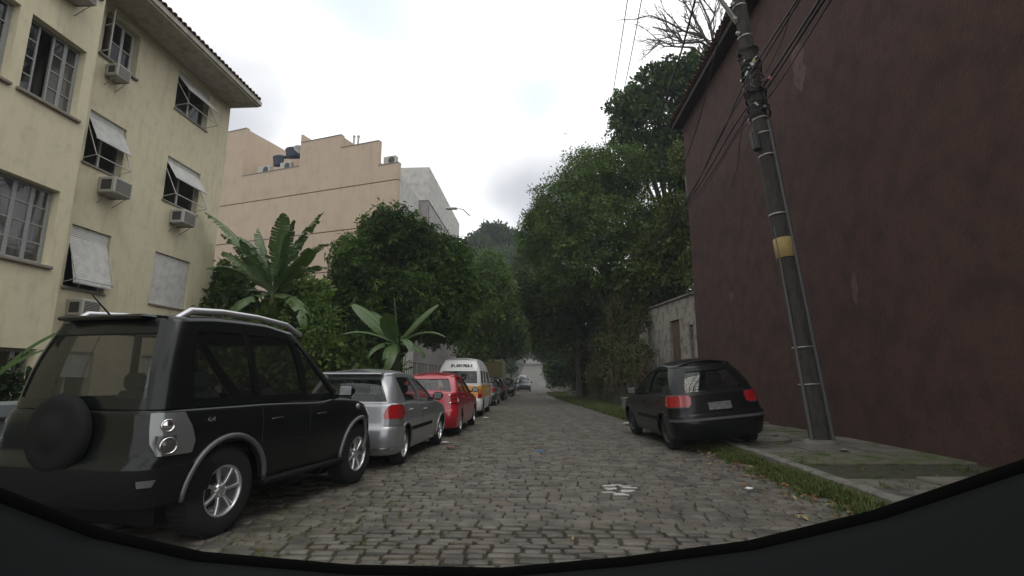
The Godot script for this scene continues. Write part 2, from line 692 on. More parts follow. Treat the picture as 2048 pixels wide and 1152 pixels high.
	for p in panes:
		part(p[0], p[1], C.tint if p[2] != "front" else C.clear, root)
	# ---- seats seen through the panes
	if o.get("seats", true):
		var zs := [c0 + (c1 - c0) * 0.33, c0 + (c1 - c0) * 0.66]
		for z in zs:
			for x in [-0.36, 0.36]:
				var sm := M.new()
				var top: float = cv(o.top, z)
				sm.cbox(Vector3(x * o.W / 0.82, top - 0.18, -z), Vector3(0.46, 0.62, 0.14), 0.05, Basis(Vector3.RIGHT, 0.16))
				sm.cbox(Vector3(x * o.W / 0.82, top + 0.22, -z + 0.07), Vector3(0.26, 0.17, 0.1), 0.04)
				sm.cbox(Vector3(x * o.W / 0.82, top - 0.48, -z - 0.24), Vector3(0.46, 0.14, 0.48), 0.05)
				part("seat", sm.done(), C.seat, root)
	# ---- wheels
	var wm := wheel_meshes(wr, o.get("rim", wr * 0.64), o.get("tyre_width", 0.2), o.get("spokes", 5), o.get("rim_style", "alloy"))
	for zc in axles:
		for sd in [1.0, -1.0]:
			var w := Node3D.new()
			w.name = "wheel"
			root.add_child(w, true)
			w.position = Vector3(sd * (o.W - 0.035 - o.get("tyre_width", 0.2) * 0.5), wr, -zc)
			w.rotation = Vector3(0.7 * zc, 0.0 if sd > 0 else PI, 0)
			part("tyre", wm[0], C.rubber, w)
			part("rim", wm[1], o.get("rim_paint", C.alloy), w)
			part("brake_disc", wm[2], C.iron, w)
	# ---- trim laid on the skin
	var add := func(called2: String, rws: Array, mat_: Material, off := 0.006, both := true, thick := 0.02, ns := 12):
		for sd in ([1.0, -1.0] if both else [1.0]):
			B.side = sd
			var q := M.new()
			q.patch(B.pos, rws, off, ns, thick)
			part(called2, q.done(), mat_, root)
	B.side = 1.0
	for it in o.get("trim", []):      # [name, rows, material, proud]
		add.call(it[0], it[1], it[2], it[3], true, 0.02, it[4] if it.size() > 4 else 12)
	for z in o.get("seams", []):      # door gaps: narrow rubber strips
		var yt: float = cv(o.top, z) - 0.03
		var r2 := []
		for k in 9:
			var y := lerpf(clear + 0.12, yt, k / 8.0)
			r2.append([y, B.sz(z - 0.005, y), B.sz(z + 0.005, y)])
		add.call("door_seal", r2, C.rubber, 0.0015, true, 0.004, 1)
	for z in o.get("handles", []):
		for sd in [1.0, -1.0]:
			B.side = sd
			var y: float = o.get("handle_y", float(cv(o.top, z)) - 0.13)
			var p := B.pos(B.sz(z, y), y)
			var hm := M.new()
			hm.tube([p + Vector3(sd * 0.002, 0, 0.08), p + Vector3(sd * 0.032, 0.004, 0.06), p + Vector3(sd * 0.036, 0.005, 0), p + Vector3(sd * 0.032, 0.004, -0.06), p + Vector3(sd * 0.002, 0, -0.08)], [0.011, 0.013, 0.014, 0.013, 0.011], 8)
			part("door_handle", hm.done(), o.get("handle_paint", body_m), root)
	if o.has("mirror"):
		for sd in [1.0, -1.0]:
			G.side = sd
			var z: float = o.mirror
			var y: float = cv(o.top, z) + 0.08
			var p := Vector3(sd * (o.W + 0.1), y + 0.02, -z)
			var mm := M.new()
			mm.cbox(p, Vector3(0.2, 0.15, 0.1), 0.045, Basis(Vector3.UP, sd * 0.25))
			mm.cbox(p + Vector3(-sd * 0.14, -0.05, 0), Vector3(0.12, 0.04, 0.05), 0.015)
			var mr := part("wing_mirror", mm.done(), o.get("mirror_paint", body_m), root)
			var gm := M.new()
			gm.cbox(p + Vector3(sd * 0.006, 0, 0.053), Vector3(0.15, 0.11, 0.006), 0.002, Basis(Vector3.UP, sd * 0.25))
			part("mirror_glass", gm.done(), C.mirror, mr)
	# bumper line, plate, wiper, exhaust
	B.side = 1.0
	if o.has("plate"):
		var y: float = o.plate
		var p := B.pos(0.0, y)
		var tilt := (B.pos(0.0, y + 0.06).z - B.pos(0.0, y - 0.06).z) / 0.12
		var pm := M.new()
		pm.cbox(p + Vector3(0, 0, 0.014), Vector3(0.4, 0.13, 0.012), 0.004, Basis(Vector3.RIGHT, atan(tilt)))
		part("licence_plate", pm.done(), C.plate, root)
	return root
var CM := {}
func car_materials() -> void:
	CM.trim = mk("black_plastic", Color(0.009, 0.009, 0.0095), 0.6)
	CM.rubber = mk("rubber", Color(0.02, 0.02, 0.02), 0.85)
	CM.alloy = mk("alloy", Color(0.55, 0.55, 0.56), 0.28, 0.85)
	CM.iron = mk("brake_iron", Color(0.05, 0.05, 0.05), 0.6, 0.4)
	CM.tint = glass("tinted_glass", Color(0.008, 0.011, 0.01), 0.5)
	CM.clear = glass("clear_glass", Color(0.01, 0.014, 0.013), 0.22)
	CM.seat = mk("seat_cloth", Color(0.035, 0.035, 0.037), 0.95)
	CM.mirror = mk("mirror", Color(0.3, 0.31, 0.32), 0.12, 1.0)
	CM.chrome = mk("chrome", Color(0.75, 0.75, 0.76), 0.14, 1.0)
	CM.plate = mk("plate", Color(0.2, 0.2, 0.205), 0.5, 0.0, noise_tex("plate", 9, 0.03, [[0.0, 0.6], [1.0, 1.0]], 64), Vector3(6, 6, 6))
	CM.red_lens = paint("red_lens", Color(0.30, 0.008, 0.012), 0.12, 1.0)
	CM.dark_lens = paint("smoked_lens", Color(0.06, 0.055, 0.055), 0.1, 1.0)
	CM.clear_lens = paint("clear_lens", Color(0.16, 0.165, 0.17), 0.15, 1.0, 0.3)
	CM.amber_lens = paint("amber_lens", Color(0.4, 0.14, 0.02), 0.12, 1.0)
	CM.silver = mk("silver_rail", Color(0.6, 0.6, 0.62), 0.3, 0.75)
	CM.black_paint = paint("black_paint", Color(0.005, 0.0055, 0.006), 0.32, 0.35)
	CM.green_black = paint("greenish_black_paint", Color(0.005, 0.0065, 0.006), 0.32, 0.4)
	CM.silver_paint = paint("silver_paint", Color(0.30, 0.31, 0.325), 0.33, 0.8, 0.55)
	CM.red_paint = paint("red_paint", Color(0.36, 0.008, 0.02), 0.3, 0.9)
	CM.white_paint = paint("white_paint", Color(0.66, 0.67, 0.66), 0.35, 0.5)
	CM.yellow_paint = paint("yellow_paint", Color(0.62, 0.29, 0.03), 0.35, 0.5)
	CM.grey_paint = paint("grey_paint", Color(0.05, 0.055, 0.06), 0.3, 0.7, 0.3)
	for q in [CM.black_paint, CM.green_black, CM.trim, CM.rubber]:
		q.metallic_specular = 0.28
	CM.trim.roughness = 0.75
	CM.flare = mk("grey_flare", Color(0.13, 0.135, 0.14), 0.35, 0.4)

func arch_lip(root: Node3D, o: Dictionary, m: Material, rad: float, grow := 0.03) -> void:
	var B := Shell.new()
	B.cvf = cv
	B.W = o.W
	B.wy = o.wy
	B.zr = o.zr
	B.zf = o.zf
	B.rc = o.get("rc", 0.22)
	B.rr = o.get("rr", 0.2)
	B.rf = o.get("rf", 0.4)
	B.bow = o.get("bow", 0.05)
	for zc in [0.0, float(o.base)]:
		for sd in [1.0, -1.0]:
			B.side = sd
			var pts := []
			var ra: float = o.wheel + o.get("arch", 0.055) + grow
			for k in 25:
				var a := lerpf(-0.12, PI + 0.12, k / 24.0)
				var z: float = zc + cos(a) * ra
				var y: float = maxf(o.wheel + sin(a) * ra, o.clear)
				var p := B.pos(B.sz(z, y), y)
				pts.append(p + Vector3(sd * rad * 0.4, 0, 0))
			var q := M.new()
			q.tube(pts, [rad], 8)
			part("wheel_arch", q.done(), m, root)

func make_suv() -> Node3D:
	var o := {
		"paint": CM.green_black, "W": 0.87, "clear": 0.42, "wheel": 0.395, "base": 2.4, "arch": 0.07, "rim": 0.235, "tyre_width": 0.25, "spokes": 7,
		"wy": [[0.4, 0.975], [0.7, 1.0], [0.95, 1.0], [1.15, 0.965]],
		"zr": [[0.4, -0.86], [0.55, -0.93], [0.72, -0.93], [0.78, -0.87], [1.15, -0.84]], "zf": [[0.4, 2.82], [0.6, 2.9], [0.85, 2.88], [1.0, 2.78], [1.1, 2.65]],
		"top": [[-0.9, 1.17], [0.5, 1.17], [1.6, 1.15], [1.95, 1.17], [2.35, 1.15], [2.7, 1.07], [2.9, 0.97]],
		"gwy": [[1.1, 0.955], [1.55, 0.89], [1.98, 0.79]], "gzr": [[1.1, -0.84], [1.5, -0.78], [1.95, -0.64]], "gzf": [[1.1, 2.25], [1.5, 1.75], [1.95, 1.22]],
		"roof": [[-0.8, 1.91], [0.0, 1.965], [0.8, 1.975], [1.4, 1.93]], "cabin": [-0.7, 1.75],
		"grc": 0.17, "grr": 0.12, "grf": 0.3,
		"windows": [["rear", 0.12, 0.86, 0.0, 1.15, 0.0, 1.05], ["side", 0.1, 0.88, -0.42, 0.34, -0.34, 0.22], ["side", 0.1, 0.88, 0.4, 1.1, 0.28, 0.86], ["side", 0.1, 0.88, 1.2, 1.95, 0.95, 1.12], ["front", 0.08, 0.9, 3.55, 5.0, 3.5, 5.0]],
		"seams": [0.42, 1.22, 2.02], "handles": [0.62, 1.42], "handle_y": 1.0, "mirror": 1.82, "mirror_paint": CM.black_paint, "roof_crown": 0.03,
		"trim": [
			["tail_light", [[0.8, 1.6, 2.055], [0.9, 1.42, 2.06], [1.02, 1.38, 2.045], [1.14, 1.4, 2.02]], CM.clear_lens, 0.012],
			["tail_light_lens", [[0.84, 1.62, 1.95], [0.9, 1.52, 1.95], [0.96, 1.5, 1.93]], CM.dark_lens, 0.018],
			["bumper", [[0.42, 0.0, 2.1], [0.47, 0.0, 2.14], [0.66, 0.0, 2.16], [0.71, 0.0, 2.14]], CM.trim, 0.018, 24],
			["bumper_reflector", [[0.58, 1.45, 1.7], [0.63, 1.42, 1.76]], CM.flare, 0.03],
			["side_moulding", [[0.72, 2.34, 2.62], [0.765, 2.34, 2.62]], CM.trim, 0.016],
			["headlight", [[0.86, 3.35, 4.1], [0.99, 3.3, 4.05]], CM.clear_lens, 0.012],
			["grille", [[0.74, 4.2, 5.0], [0.98, 4.2, 5.0]], CM.trim, 0.01],
		],
	}
	var root := car("off_road_car", "large black off-road car with silver roof rails and rear spare wheel cover", "car", o)
	arch_lip(root, o, CM.flare, 0.026)
	for sd in [1.0, -1.0]:
		var q := M.new()
		q.tube([Vector3(sd * 0.59, 1.94, 0.5), Vector3(sd * 0.605, 2.035, 0.36), Vector3(sd * 0.61, 2.07, 0.0), Vector3(sd * 0.61, 2.075, -0.5), Vector3(sd * 0.6, 2.045, -1.0), Vector3(sd * 0.58, 1.95, -1.32)], [0.03, 0.036, 0.031, 0.029, 0.031, 0.022], 10)
		part("roof_rail", q.done(), CM.silver, root)
		var b := M.new()
		b.cbox(Vector3(sd * 0.81, 0.38, -1.25), Vector3(0.17, 0.07, 1.5), 0.02)
		part("side_step", b.done(), CM.trim, root)
	var c := M.new()    # spare wheel in its hard cover
	c.lathe([[0.0, 0.1], [0.1, 0.1], [0.12, 0.085], [0.2, 0.085], [0.26, 0.08], [0.3, 0.065], [0.32, 0.03], [0.32, 0.0]], 40, Transform3D(Basis(Vector3.RIGHT, PI / 2), Vector3(0.0, 0.98, 0.88)))
	part("spare_wheel_cover", c.done(), CM.trim, root)
	var a := M.new()
	a.tube([Vector3(-0.2, 2.0, 0.45), Vector3(-0.24, 2.18, 0.62)], [0.009, 0.005], 6)
	part("antenna", a.done(), CM.trim, root)
	var f := M.new()
	f.lathe([[0.0, 0.03], [0.035, 0.028], [0.04, 0.0]], 16, Transform3D(Basis(Vector3(0, 0, 1), -PI / 2), Vector3(0.865, 1.04, -2.28)))
	part("side_repeater", f.done(), CM.clear_lens, root)
	var sp := M.new()
	sp.cbox(Vector3(0, 1.955, 0.64), Vector3(0.96, 0.04, 0.17), 0.018)
	part("rear_spoiler", sp.done(), CM.green_black, root)
	var B := Shell.new()
	B.cvf = cv
	B.W = o.W
	B.wy = o.wy
	B.zr = o.zr
	B.zf = o.zf
	for sd in [1.0, -1.0]:
		B.side = sd
		for q in [[1.78, 0.88, 0.056, CM.dark_lens], [1.72, 1.04, 0.04, CM.amber_lens]]:
			var p := B.pos(q[0], q[1])
			var nn: Vector3 = (B.pos(q[0] + 0.02, q[1]) - B.pos(q[0] - 0.02, q[1])).cross(Vector3.UP).normalized() * -sd
			if nn.z < 0 and absf(nn.z) > 0.3:
				nn = -nn
			var bx: Vector3 = nn.cross(Vector3.UP).normalized()
			var xf := Transform3D(Basis(bx, nn, bx.cross(nn)), p + nn * 0.018)
			var lm := M.new()
			lm.lathe([[0.0, 0.012], [q[2] * 0.6, 0.01], [q[2], 0.0]], 18, xf)
			part("lamp_lens", lm.done(), q[3] if q[1] < 1.0 else CM.chrome, root)
			var rm := M.new()
			rm.lathe([[q[2], 0.0], [q[2] + 0.004, 0.01], [q[2] + 0.012, 0.008], [q[2] + 0.014, 0.0]], 18, xf)
			part("lamp_ring", rm.done(), CM.chrome, root)
	var ml := TextMesh.new()
	ml.text = "4x4"
	ml.font_size = 12
	ml.pixel_size = 0.0045
	ml.depth = 0.004
	var mo := part("badge", ml, CM.chrome, root)
	mo.position = Vector3(0.875, 1.06, 0.26)
	mo.rotation.y = PI / 2
	return root

func hatch_spec(p: Material) -> Dictionary:
	return {
		"paint": p, "W": 0.82, "clear": 0.2, "wheel": 0.29, "base": 2.4, "rim": 0.19, "tyre_width": 0.185, "spokes": 10,
		"wy": [[0.2, 0.93], [0.4, 0.985], [0.65, 1.0], [0.95, 0.955]],
		"zr": [[0.2, -0.6], [0.35, -0.7], [0.56, -0.71], [0.62, -0.66], [0.98, -0.58]], "zf": [[0.2, 3.0], [0.4, 3.1], [0.6, 3.08], [0.72, 2.95]],
		"top": [[-0.7, 0.97], [0.3, 0.97], [1.6, 0.92], [2.1, 0.93], [2.5, 0.86], [2.85, 0.77], [3.1, 0.68]],
		"gwy": [[0.9, 0.945], [1.2, 0.83], [1.46, 0.68]], "gzr": [[0.95, -0.56], [1.2, -0.46], [1.44, -0.3]], "gzf": [[0.9, 2.3], [1.2, 1.72], [1.44, 1.2]],
		"roof": [[-0.45, 1.385], [0.1, 1.42], [0.7, 1.425], [1.3, 1.385]], "cabin": [-0.4, 1.85],
		"grc": 0.2, "grr": 0.16,
		"windows": [["rear", 0.06, 0.9, 0.0, 1.28, 0.0, 1.1], ["side", 0.04, 0.9, 0.12, 0.86, -0.02, 0.62], ["side", 0.04, 0.9, 0.93, 1.86, 0.69, 1.06], ["front", 0.06, 0.92, 3.5, 5.0, 3.45, 5.0]],
		"seams": [0.02, 0.92, 1.92], "handles": [0.25, 1.12], "mirror": 1.6, "plate": 0.72, "mirror_paint": CM.trim,
		"trim": [
			["tail_light", [[0.74, 1.12, 2.05], [0.8, 1.1, 2.1], [0.88, 1.2, 2.09], [0.95, 1.45, 2.03]], CM.red_lens, 0.01],
			["reverse_light", [[0.64, 1.12, 2.06], [0.735, 1.12, 2.05]], CM.clear_lens, 0.01],
			["bumper", [[0.22, 0.0, 2.06], [0.27, 0.0, 2.09], [0.56, 0.0, 2.1], [0.615, 0.0, 2.08]], p, 0.022, 24],
			["bumper_strip", [[0.30, 0.0, 1.9], [0.325, 0.0, 1.9]], CM.chrome, 0.028, 24],
			["side_moulding", [[0.5, 2.2, 2.66], [0.56, 2.2, 2.66]], CM.trim, 0.012],
			["headlight", [[0.58, 3.3, 4.2], [0.72, 3.3, 4.1]], CM.clear_lens, 0.01],
			["grille", [[0.46, 4.3, 5.0], [0.64, 4.3, 5.0]], CM.trim, 0.008],
		],
	}
func wiper(root: Node3D, pts: Array) -> void:
	var q := M.new()
	q.tube(pts, [0.01, 0.008, 0.006], 6)
	part("wiper", q.done(), CM.trim, root)
func make_silver() -> Node3D:
	var o := hatch_spec(CM.silver_paint)
	var root := car("hatchback", "silver hatchback with roof spoiler parked just ahead of the black off-road car", "car", o, "cars parked along the left kerb")
	var sp := M.new()
	sp.cbox(Vector3(0, 1.435, 0.36), Vector3(1.02, 0.035, 0.2), 0.015, Basis(Vector3.RIGHT, 0.12))
	part("roof_spoiler", sp.done(), CM.silver_paint, root)
	wiper(root, [Vector3(0.0, 0.985, 0.575), Vector3(-0.2, 1.02, 0.565), Vector3(-0.42, 1.04, 0.545)])
	arch_lip(root, o, CM.silver_paint, 0.012, 0.01)
	return root
func make_red() -> Node3D:
	var o := {
		"paint": CM.red_paint, "W": 0.865, "clear": 0.21, "wheel": 0.305, "base": 2.63, "rim": 0.2, "tyre_width": 0.19, "spokes": 5,
		"wy": [[0.2, 0.93], [0.45, 0.99], [0.7, 1.0], [1.05, 0.95]],
		"zr": [[0.2, -0.78], [0.35, -0.88], [0.6, -0.9], [0.66, -0.86], [1.05, -0.8]], "zf": [[0.2, 3.25], [0.45, 3.38], [0.65, 3.35], [0.8, 3.2]],
		"top": [[-0.9, 1.08], [-0.5, 1.1], [0.1, 1.08], [1.6, 1.0], [2.2, 0.99], [2.7, 0.92], [3.1, 0.83], [3.4, 0.74]],
		"gwy": [[0.98, 0.935], [1.3, 0.82], [1.52, 0.69]], "gzr": [[1.05, -0.5], [1.3, -0.16], [1.5, 0.12]], "gzf": [[0.95, 2.5], [1.25, 1.95], [1.5, 1.45]],
		"roof": [[-0.2, 1.45], [0.4, 1.49], [1.0, 1.5], [1.6, 1.45]], "cabin": [-0.2, 2.05], "grc": 0.2, "grr": 0.16,
		"windows": [["rear", 0.05, 0.9, 0.0, 1.2, 0.0, 1.05], ["side", 0.04, 0.9, -0.1, 0.95, 0.28, 0.75], ["side", 0.04, 0.9, 1.03, 2.05, 0.83, 1.3], ["front", 0.06, 0.92, 3.5, 5.0, 3.45, 5.0]],
		"seams": [0.1, 1.0, 2.1], "handles": [0.3, 1.2], "mirror": 1.8, "plate": 0.88, "mirror_paint": CM.trim,
		"trim": [
			["tail_light", [[0.8, 1.1, 1.98], [0.86, 1.05, 2.02], [1.0, 1.05, 2.02], [1.04, 1.1, 1.98]], CM.red_lens, 0.012],
			["tail_light_tube", [[1.005, 1.12, 1.85], [1.025, 1.12, 1.85]], CM.chrome, 0.022],
			["tail_light_tube", [[0.9, 1.2, 1.6], [0.92, 1.2, 1.6]], CM.chrome, 0.022],
			["tail_light_tube", [[0.82, 1.12, 1.85], [0.84, 1.12, 1.85]], CM.chrome, 0.022],
			["tail_light_tube", [[0.84, 1.85, 1.92], [0.92, 1.9, 1.96], [1.005, 1.85, 1.92]], CM.chrome, 0.022],
			["bumper", [[0.23, 0.0, 2.06], [0.28, 0.0, 2.1], [0.6, 0.0, 2.12], [0.65, 0.0, 2.1]], CM.red_paint, 0.022, 24],
			["headlight", [[0.64, 3.3, 4.2], [0.8, 3.3, 4.1]], CM.clear_lens, 0.01],
		],
	}
	var root := car("sedan", "red sedan with bracket-shaped tail lights parked between silver hatchback and van", "car", o, "cars parked along the left kerb")
	return root
func make_van() -> Node3D:
	var o := {
		"paint": CM.white_paint, "W": 0.85, "clear": 0.24, "wheel": 0.31, "base": 2.5, "rim": 0.19, "tyre_width": 0.18, "spokes": 8, "rim_style": "steel", "rim_paint": CM.iron,
		"wy": [[0.2, 0.95], [0.5, 1.0], [1.2, 0.98]],
		"zr": [[0.2, -1.0], [0.4, -1.1], [0.6, -1.1], [0.66, -1.04], [1.2, -1.0]], "zf": [[0.2, 3.3], [0.5, 3.4], [0.9, 3.36], [1.15, 3.2]],
		"top": [[-1.1, 1.2], [2.6, 1.18], [3.0, 1.12], [3.4, 1.02]], "rc": 0.16, "rr": 0.12,
		"gwy": [[1.1, 0.98], [1.6, 0.93], [1.85, 0.86], [2.1, 0.72]], "gzr": [[1.1, -1.0], [1.7, -0.93], [1.95, -0.82], [2.1, -0.7]], "gzf": [[1.1, 3.25], [1.6, 2.7], [2.1, 2.2]],
		"roof": [[-1.0, 2.05], [0.0, 2.12], [2.0, 2.1], [2.6, 2.0]], "cabin": [-0.85, 2.9], "grc": 0.16, "grr": 0.12, "gbow": 0.05, "roof_round": 1.2,
		"windows": [["rear", 0.05, 0.58, 0.0, 1.1, 0.0, 1.2], ["side", 0.06, 0.56, -0.72, 0.2, -0.6, 0.2], ["side", 0.06, 0.56, 0.28, 1.2, 0.28, 1.1], ["side", 0.06, 0.56, 1.28, 2.6, 1.18, 1.9], ["front", 0.05, 0.6, 3.4, 5.0, 3.4, 5.0]],
		"seams": [0.24, 1.24, 2.2], "handles": [1.4], "handle_y": 0.98, "mirror": 2.5, "mirror_paint": CM.trim,
		"trim": [
			["yellow_band", [[0.72, 0.0, 1.0], [0.9, 0.0, 1.0], [1.16, 0.0, 1.0]], CM.yellow_paint, 0.006, 10],
			["yellow_band", [[0.72, 1.0, 2.0], [0.9, 1.0, 2.0], [1.16, 1.0, 2.0]], CM.yellow_paint, 0.006, 10],
			["yellow_band", [[0.72, 2.0, 3.0], [0.9, 2.0, 3.0], [1.16, 2.0, 3.0]], CM.yellow_paint, 0.006, 30],
			["tail_light", [[0.7, 1.1, 1.85], [0.86, 1.1, 1.85]], CM.red_lens, 0.02],
			["indicator", [[0.87, 1.1, 1.85], [1.02, 1.1, 1.85]], CM.amber_lens, 0.02],
			["bumper", [[0.3, 0.0, 2.02], [0.34, 0.0, 2.05], [0.55, 0.0, 2.05], [0.6, 0.0, 2.02]], CM.white_paint, 0.03, 24],
			["headlight", [[0.72, 3.5, 4.4], [0.9, 3.5, 4.4]], CM.clear_lens, 0.01],
		],
	}
	var root := car("school_van", "white high-roof van with yellow band and black number lettering on its back", "van", o)
	var tm := TextMesh.new()
	tm.text = "31.001783-1"
	tm.font_size = 20
	tm.pixel_size = 0.0075
	tm.depth = 0.02
	var f := SystemFont.new()
	f.font_names = ["Droid Sans"]
	f.font_weight = 600
	tm.font = f
	var to := part("number_lettering", tm, CM.trim, root)
	to.position = Vector3(0.08, 1.9, 0.86)
	to.rotation = Vector3(-0.38, 0, 0)
	var em := M.new()     # round mark in the rear window
	em.lathe([[0.05, 0.0], [0.075, 0.003], [0.1, 0.0]], 20, Transform3D(Basis(Vector3.RIGHT, PI / 2 - 0.1), Vector3(0.17, 1.47, 0.985)))
	part("window_sticker", em.done(), CM.trim, root)
	wiper(root, [Vector3(-0.1, 1.68, 0.97), Vector3(-0.35, 1.66, 0.975), Vector3(-0.55, 1.62, 0.97)])
	return root
func make_black_hatch() -> Node3D:
	var o := hatch_spec(CM.black_paint)
	o.wheel = 0.3
	o.spokes = 8
	o.rim_paint = CM.iron
	o.rim_style = "steel"
	o.plate = 0.74
	o.handle_paint = CM.trim
	o.roof = [[-0.45, 1.40], [0.1, 1.46], [0.7, 1.475], [1.3, 1.42]]
	o.gzr = [[0.95, -0.56], [1.2, -0.4], [1.5, -0.12]]
	o.gwy = [[0.9, 0.95], [1.2, 0.85], [1.5, 0.68]]
	o.grc = 0.26
	o.rc = 0.3
	o.rr = 0.26
	o.roof_crown = 0.06
	o.windows[0] = ["rear", 0.05, 0.86, 0.0, 1.1, 0.0, 0.98]
	o.trim[0] = ["tail_light", [[0.76, 1.02, 1.98], [0.8, 0.96, 2.02], [0.9, 0.96, 2.02], [0.95, 1.04, 1.98]], CM.red_lens, 0.012]
	o.trim[1] = ["tail_light_base", [[0.745, 1.02, 1.98], [0.757, 1.0, 1.98]], CM.dark_lens, 0.01]
	o.trim[3] = ["bumper_strip", [[0.52, 0.0, 1.95], [0.56, 0.0, 1.95]], CM.flare, 0.03, 24]
	var root := car("black_hatchback", "black hatchback parked with two wheels up on the right pavement", "car", o)
	wiper(root, [Vector3(0.0, 0.985, 0.575), Vector3(-0.2, 1.02, 0.565), Vector3(-0.42, 1.04, 0.545)])
	arch_lip(root, o, CM.black_paint, 0.012, 0.01)
	return root
func place_car(c: Node3D, right_rear: Vector2, yaw: float, half: float) -> void:   # right_rear: where the right rear wheel stands (x, metres ahead)
	c.position = Vector3(right_rear.x - half * cos(yaw), 0.0, -(right_rear.y + half * sin(yaw)))
	c.rotation.y = -yaw
# ---------------------------------------------------------------- buildings
var MT := {}
func materials() -> void:
	var g1 := noise_tex("mottle", 3, 0.012, [[0.0, 0.8], [0.45, 0.93], [1.0, 1.0]], 512, 5)
	var g2 := noise_tex("grain", 5, 0.09, [[0.0, 0.8], [1.0, 1.0]], 256, 3)
	var grit := noise_tex("grit", 8, 0.14, [[0.0, 0.0], [1.0, 1.0]], 256, 4)
	var streak := noise_tex("streak", 12, 0.02, [[0.0, 0.86], [0.3, 0.95], [0.55, 1.0], [1.0, 1.0]], 512, 4)
	var stain := noise_tex("stain", 17, 0.012, [[0.0, 0.6], [0.3, 0.82], [0.55, 1.0], [1.0, 0.88]], 512, 6)
	var faint := noise_tex("faint", 14, 0.02, [[0.0, 0.93], [0.3, 0.98], [0.5, 1.0], [1.0, 1.0]], 512, 4)
	MT.cream = second(mk("cream_stucco", Color(0.575, 0.525, 0.37), 0.92, 0.0, faint, Vector3(0.23, 0.2, 0.23), grit, 0.25), faint, Vector3(0.4, 0.07, 0.4))
	MT.soffit = second(mk("soffit", Color(0.50, 0.46, 0.39), 0.95, 0.0, g1, Vector3(0.3, 0.3, 0.3)), streak, Vector3(0.4, 0.1, 0.4))
	MT.tan = second(mk("tan_render", Color(0.44, 0.348, 0.262), 0.92, 0.0, faint, Vector3(0.08, 0.08, 0.08), grit, 0.2), faint, Vector3(0.25, 0.03, 0.25))
	MT.groove = mk("groove", Color(0.16, 0.11, 0.08), 0.95)
	MT.offwhite = mk("off_white_render", Color(0.52, 0.51, 0.48), 0.9, 0.0, g1, Vector3(0.2, 0.2, 0.2))
	MT.panel = mk("grey_panel", Color(0.27, 0.255, 0.24), 0.6, 0.0, g1, Vector3(0.2, 0.2, 0.2))
	MT.white = mk("white_joinery", Color(0.56, 0.56, 0.53), 0.55, 0.0, g2, Vector3(0.9, 0.9, 0.9))
	MT.shutter = mk("shutter_slats", Color(0.62, 0.615, 0.59), 0.6, 0.0, g1, Vector3(0.5, 0.5, 0.5))
	MT.greywood = mk("grey_joinery", Color(0.30, 0.31, 0.30), 0.6, 0.0, g2, Vector3(1, 1, 1))
	MT.pane = glass("window_glass", Color(0.01, 0.013, 0.014), 0.35)
	MT.dark = mk("room_plaster", Color(0.34, 0.32, 0.28), 0.95)
	MT.curtain = mk("curtain", Color(0.3, 0.3, 0.29), 0.95)
	MT.sill = mk("stone_sill", Color(0.26, 0.235, 0.19), 0.85, 0.0, g2, Vector3(1.5, 1.5, 1.5))
	MT.tile = mk("clay_tile", Color(0.15, 0.085, 0.06), 0.9, 0.0, g1, Vector3(0.7, 0.7, 0.7))
	MT.ac = mk("air_conditioner", Color(0.46, 0.45, 0.41), 0.6, 0.0, g2, Vector3(1.3, 1.3, 1.3))
	MT.grille = mk("dark_grille", Color(0.05, 0.05, 0.05), 0.6, 0.3)
	MT.pipe = mk("grey_metal", Color(0.28, 0.28, 0.28), 0.45, 0.6)
	var rust := noise_tex("rust", 21, 0.008, [[0.0, Color(0.7, 0.68, 0.68)], [0.3, Color(0.84, 0.81, 0.8)], [0.5, Color(0.92, 0.89, 0.88)], [0.75, Color(1, 0.95, 0.92)], [1.0, Color(0.84, 0.84, 0.82)]], 512, 6)
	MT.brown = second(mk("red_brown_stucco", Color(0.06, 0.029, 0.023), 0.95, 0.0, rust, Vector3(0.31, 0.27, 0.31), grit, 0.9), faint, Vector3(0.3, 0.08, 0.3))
	MT.grey_wall = second(mk("grey_plaster", Color(0.27, 0.245, 0.205), 0.95, 0.0, stain, Vector3(0.3, 0.3, 0.3), grit, 0.5), streak, Vector3(0.6, 0.1, 0.6))
	var grain := noise_tex("wood", 31, 0.03, [[0.0, 0.5], [0.5, 0.85], [1.0, 1.0]], 256, 4)
	MT.wood = mk("weathered_wood", Color(0.13, 0.085, 0.05), 0.85, 0.0, grain, Vector3(2.0, 0.2, 2.0))
	MT.concrete = second(mk("concrete", Color(0.20, 0.185, 0.155), 0.95, 0.0, g1, Vector3(0.35, 0.35, 0.35), grit, 0.7), stain, Vector3(0.22, 0.22, 0.22))
	MT.kerb = second(mk("kerb_stone", Color(0.21, 0.20, 0.17), 0.9, 0.0, g2, Vector3(1, 1, 1), grit, 0.8), stain, Vector3(0.5, 0.5, 0.5))
	MT.garden_wall = second(mk("garden_wall", Color(0.20, 0.165, 0.135), 0.95, 0.0, g1, Vector3(0.3, 0.3, 0.3), grit, 0.4), streak, Vector3(0.5, 0.1, 0.5))
	MT.blue_grey = mk("blue_grey_coping", Color(0.15, 0.18, 0.185), 0.7, 0.0, g1, Vector3(0.5, 0.5, 0.5))

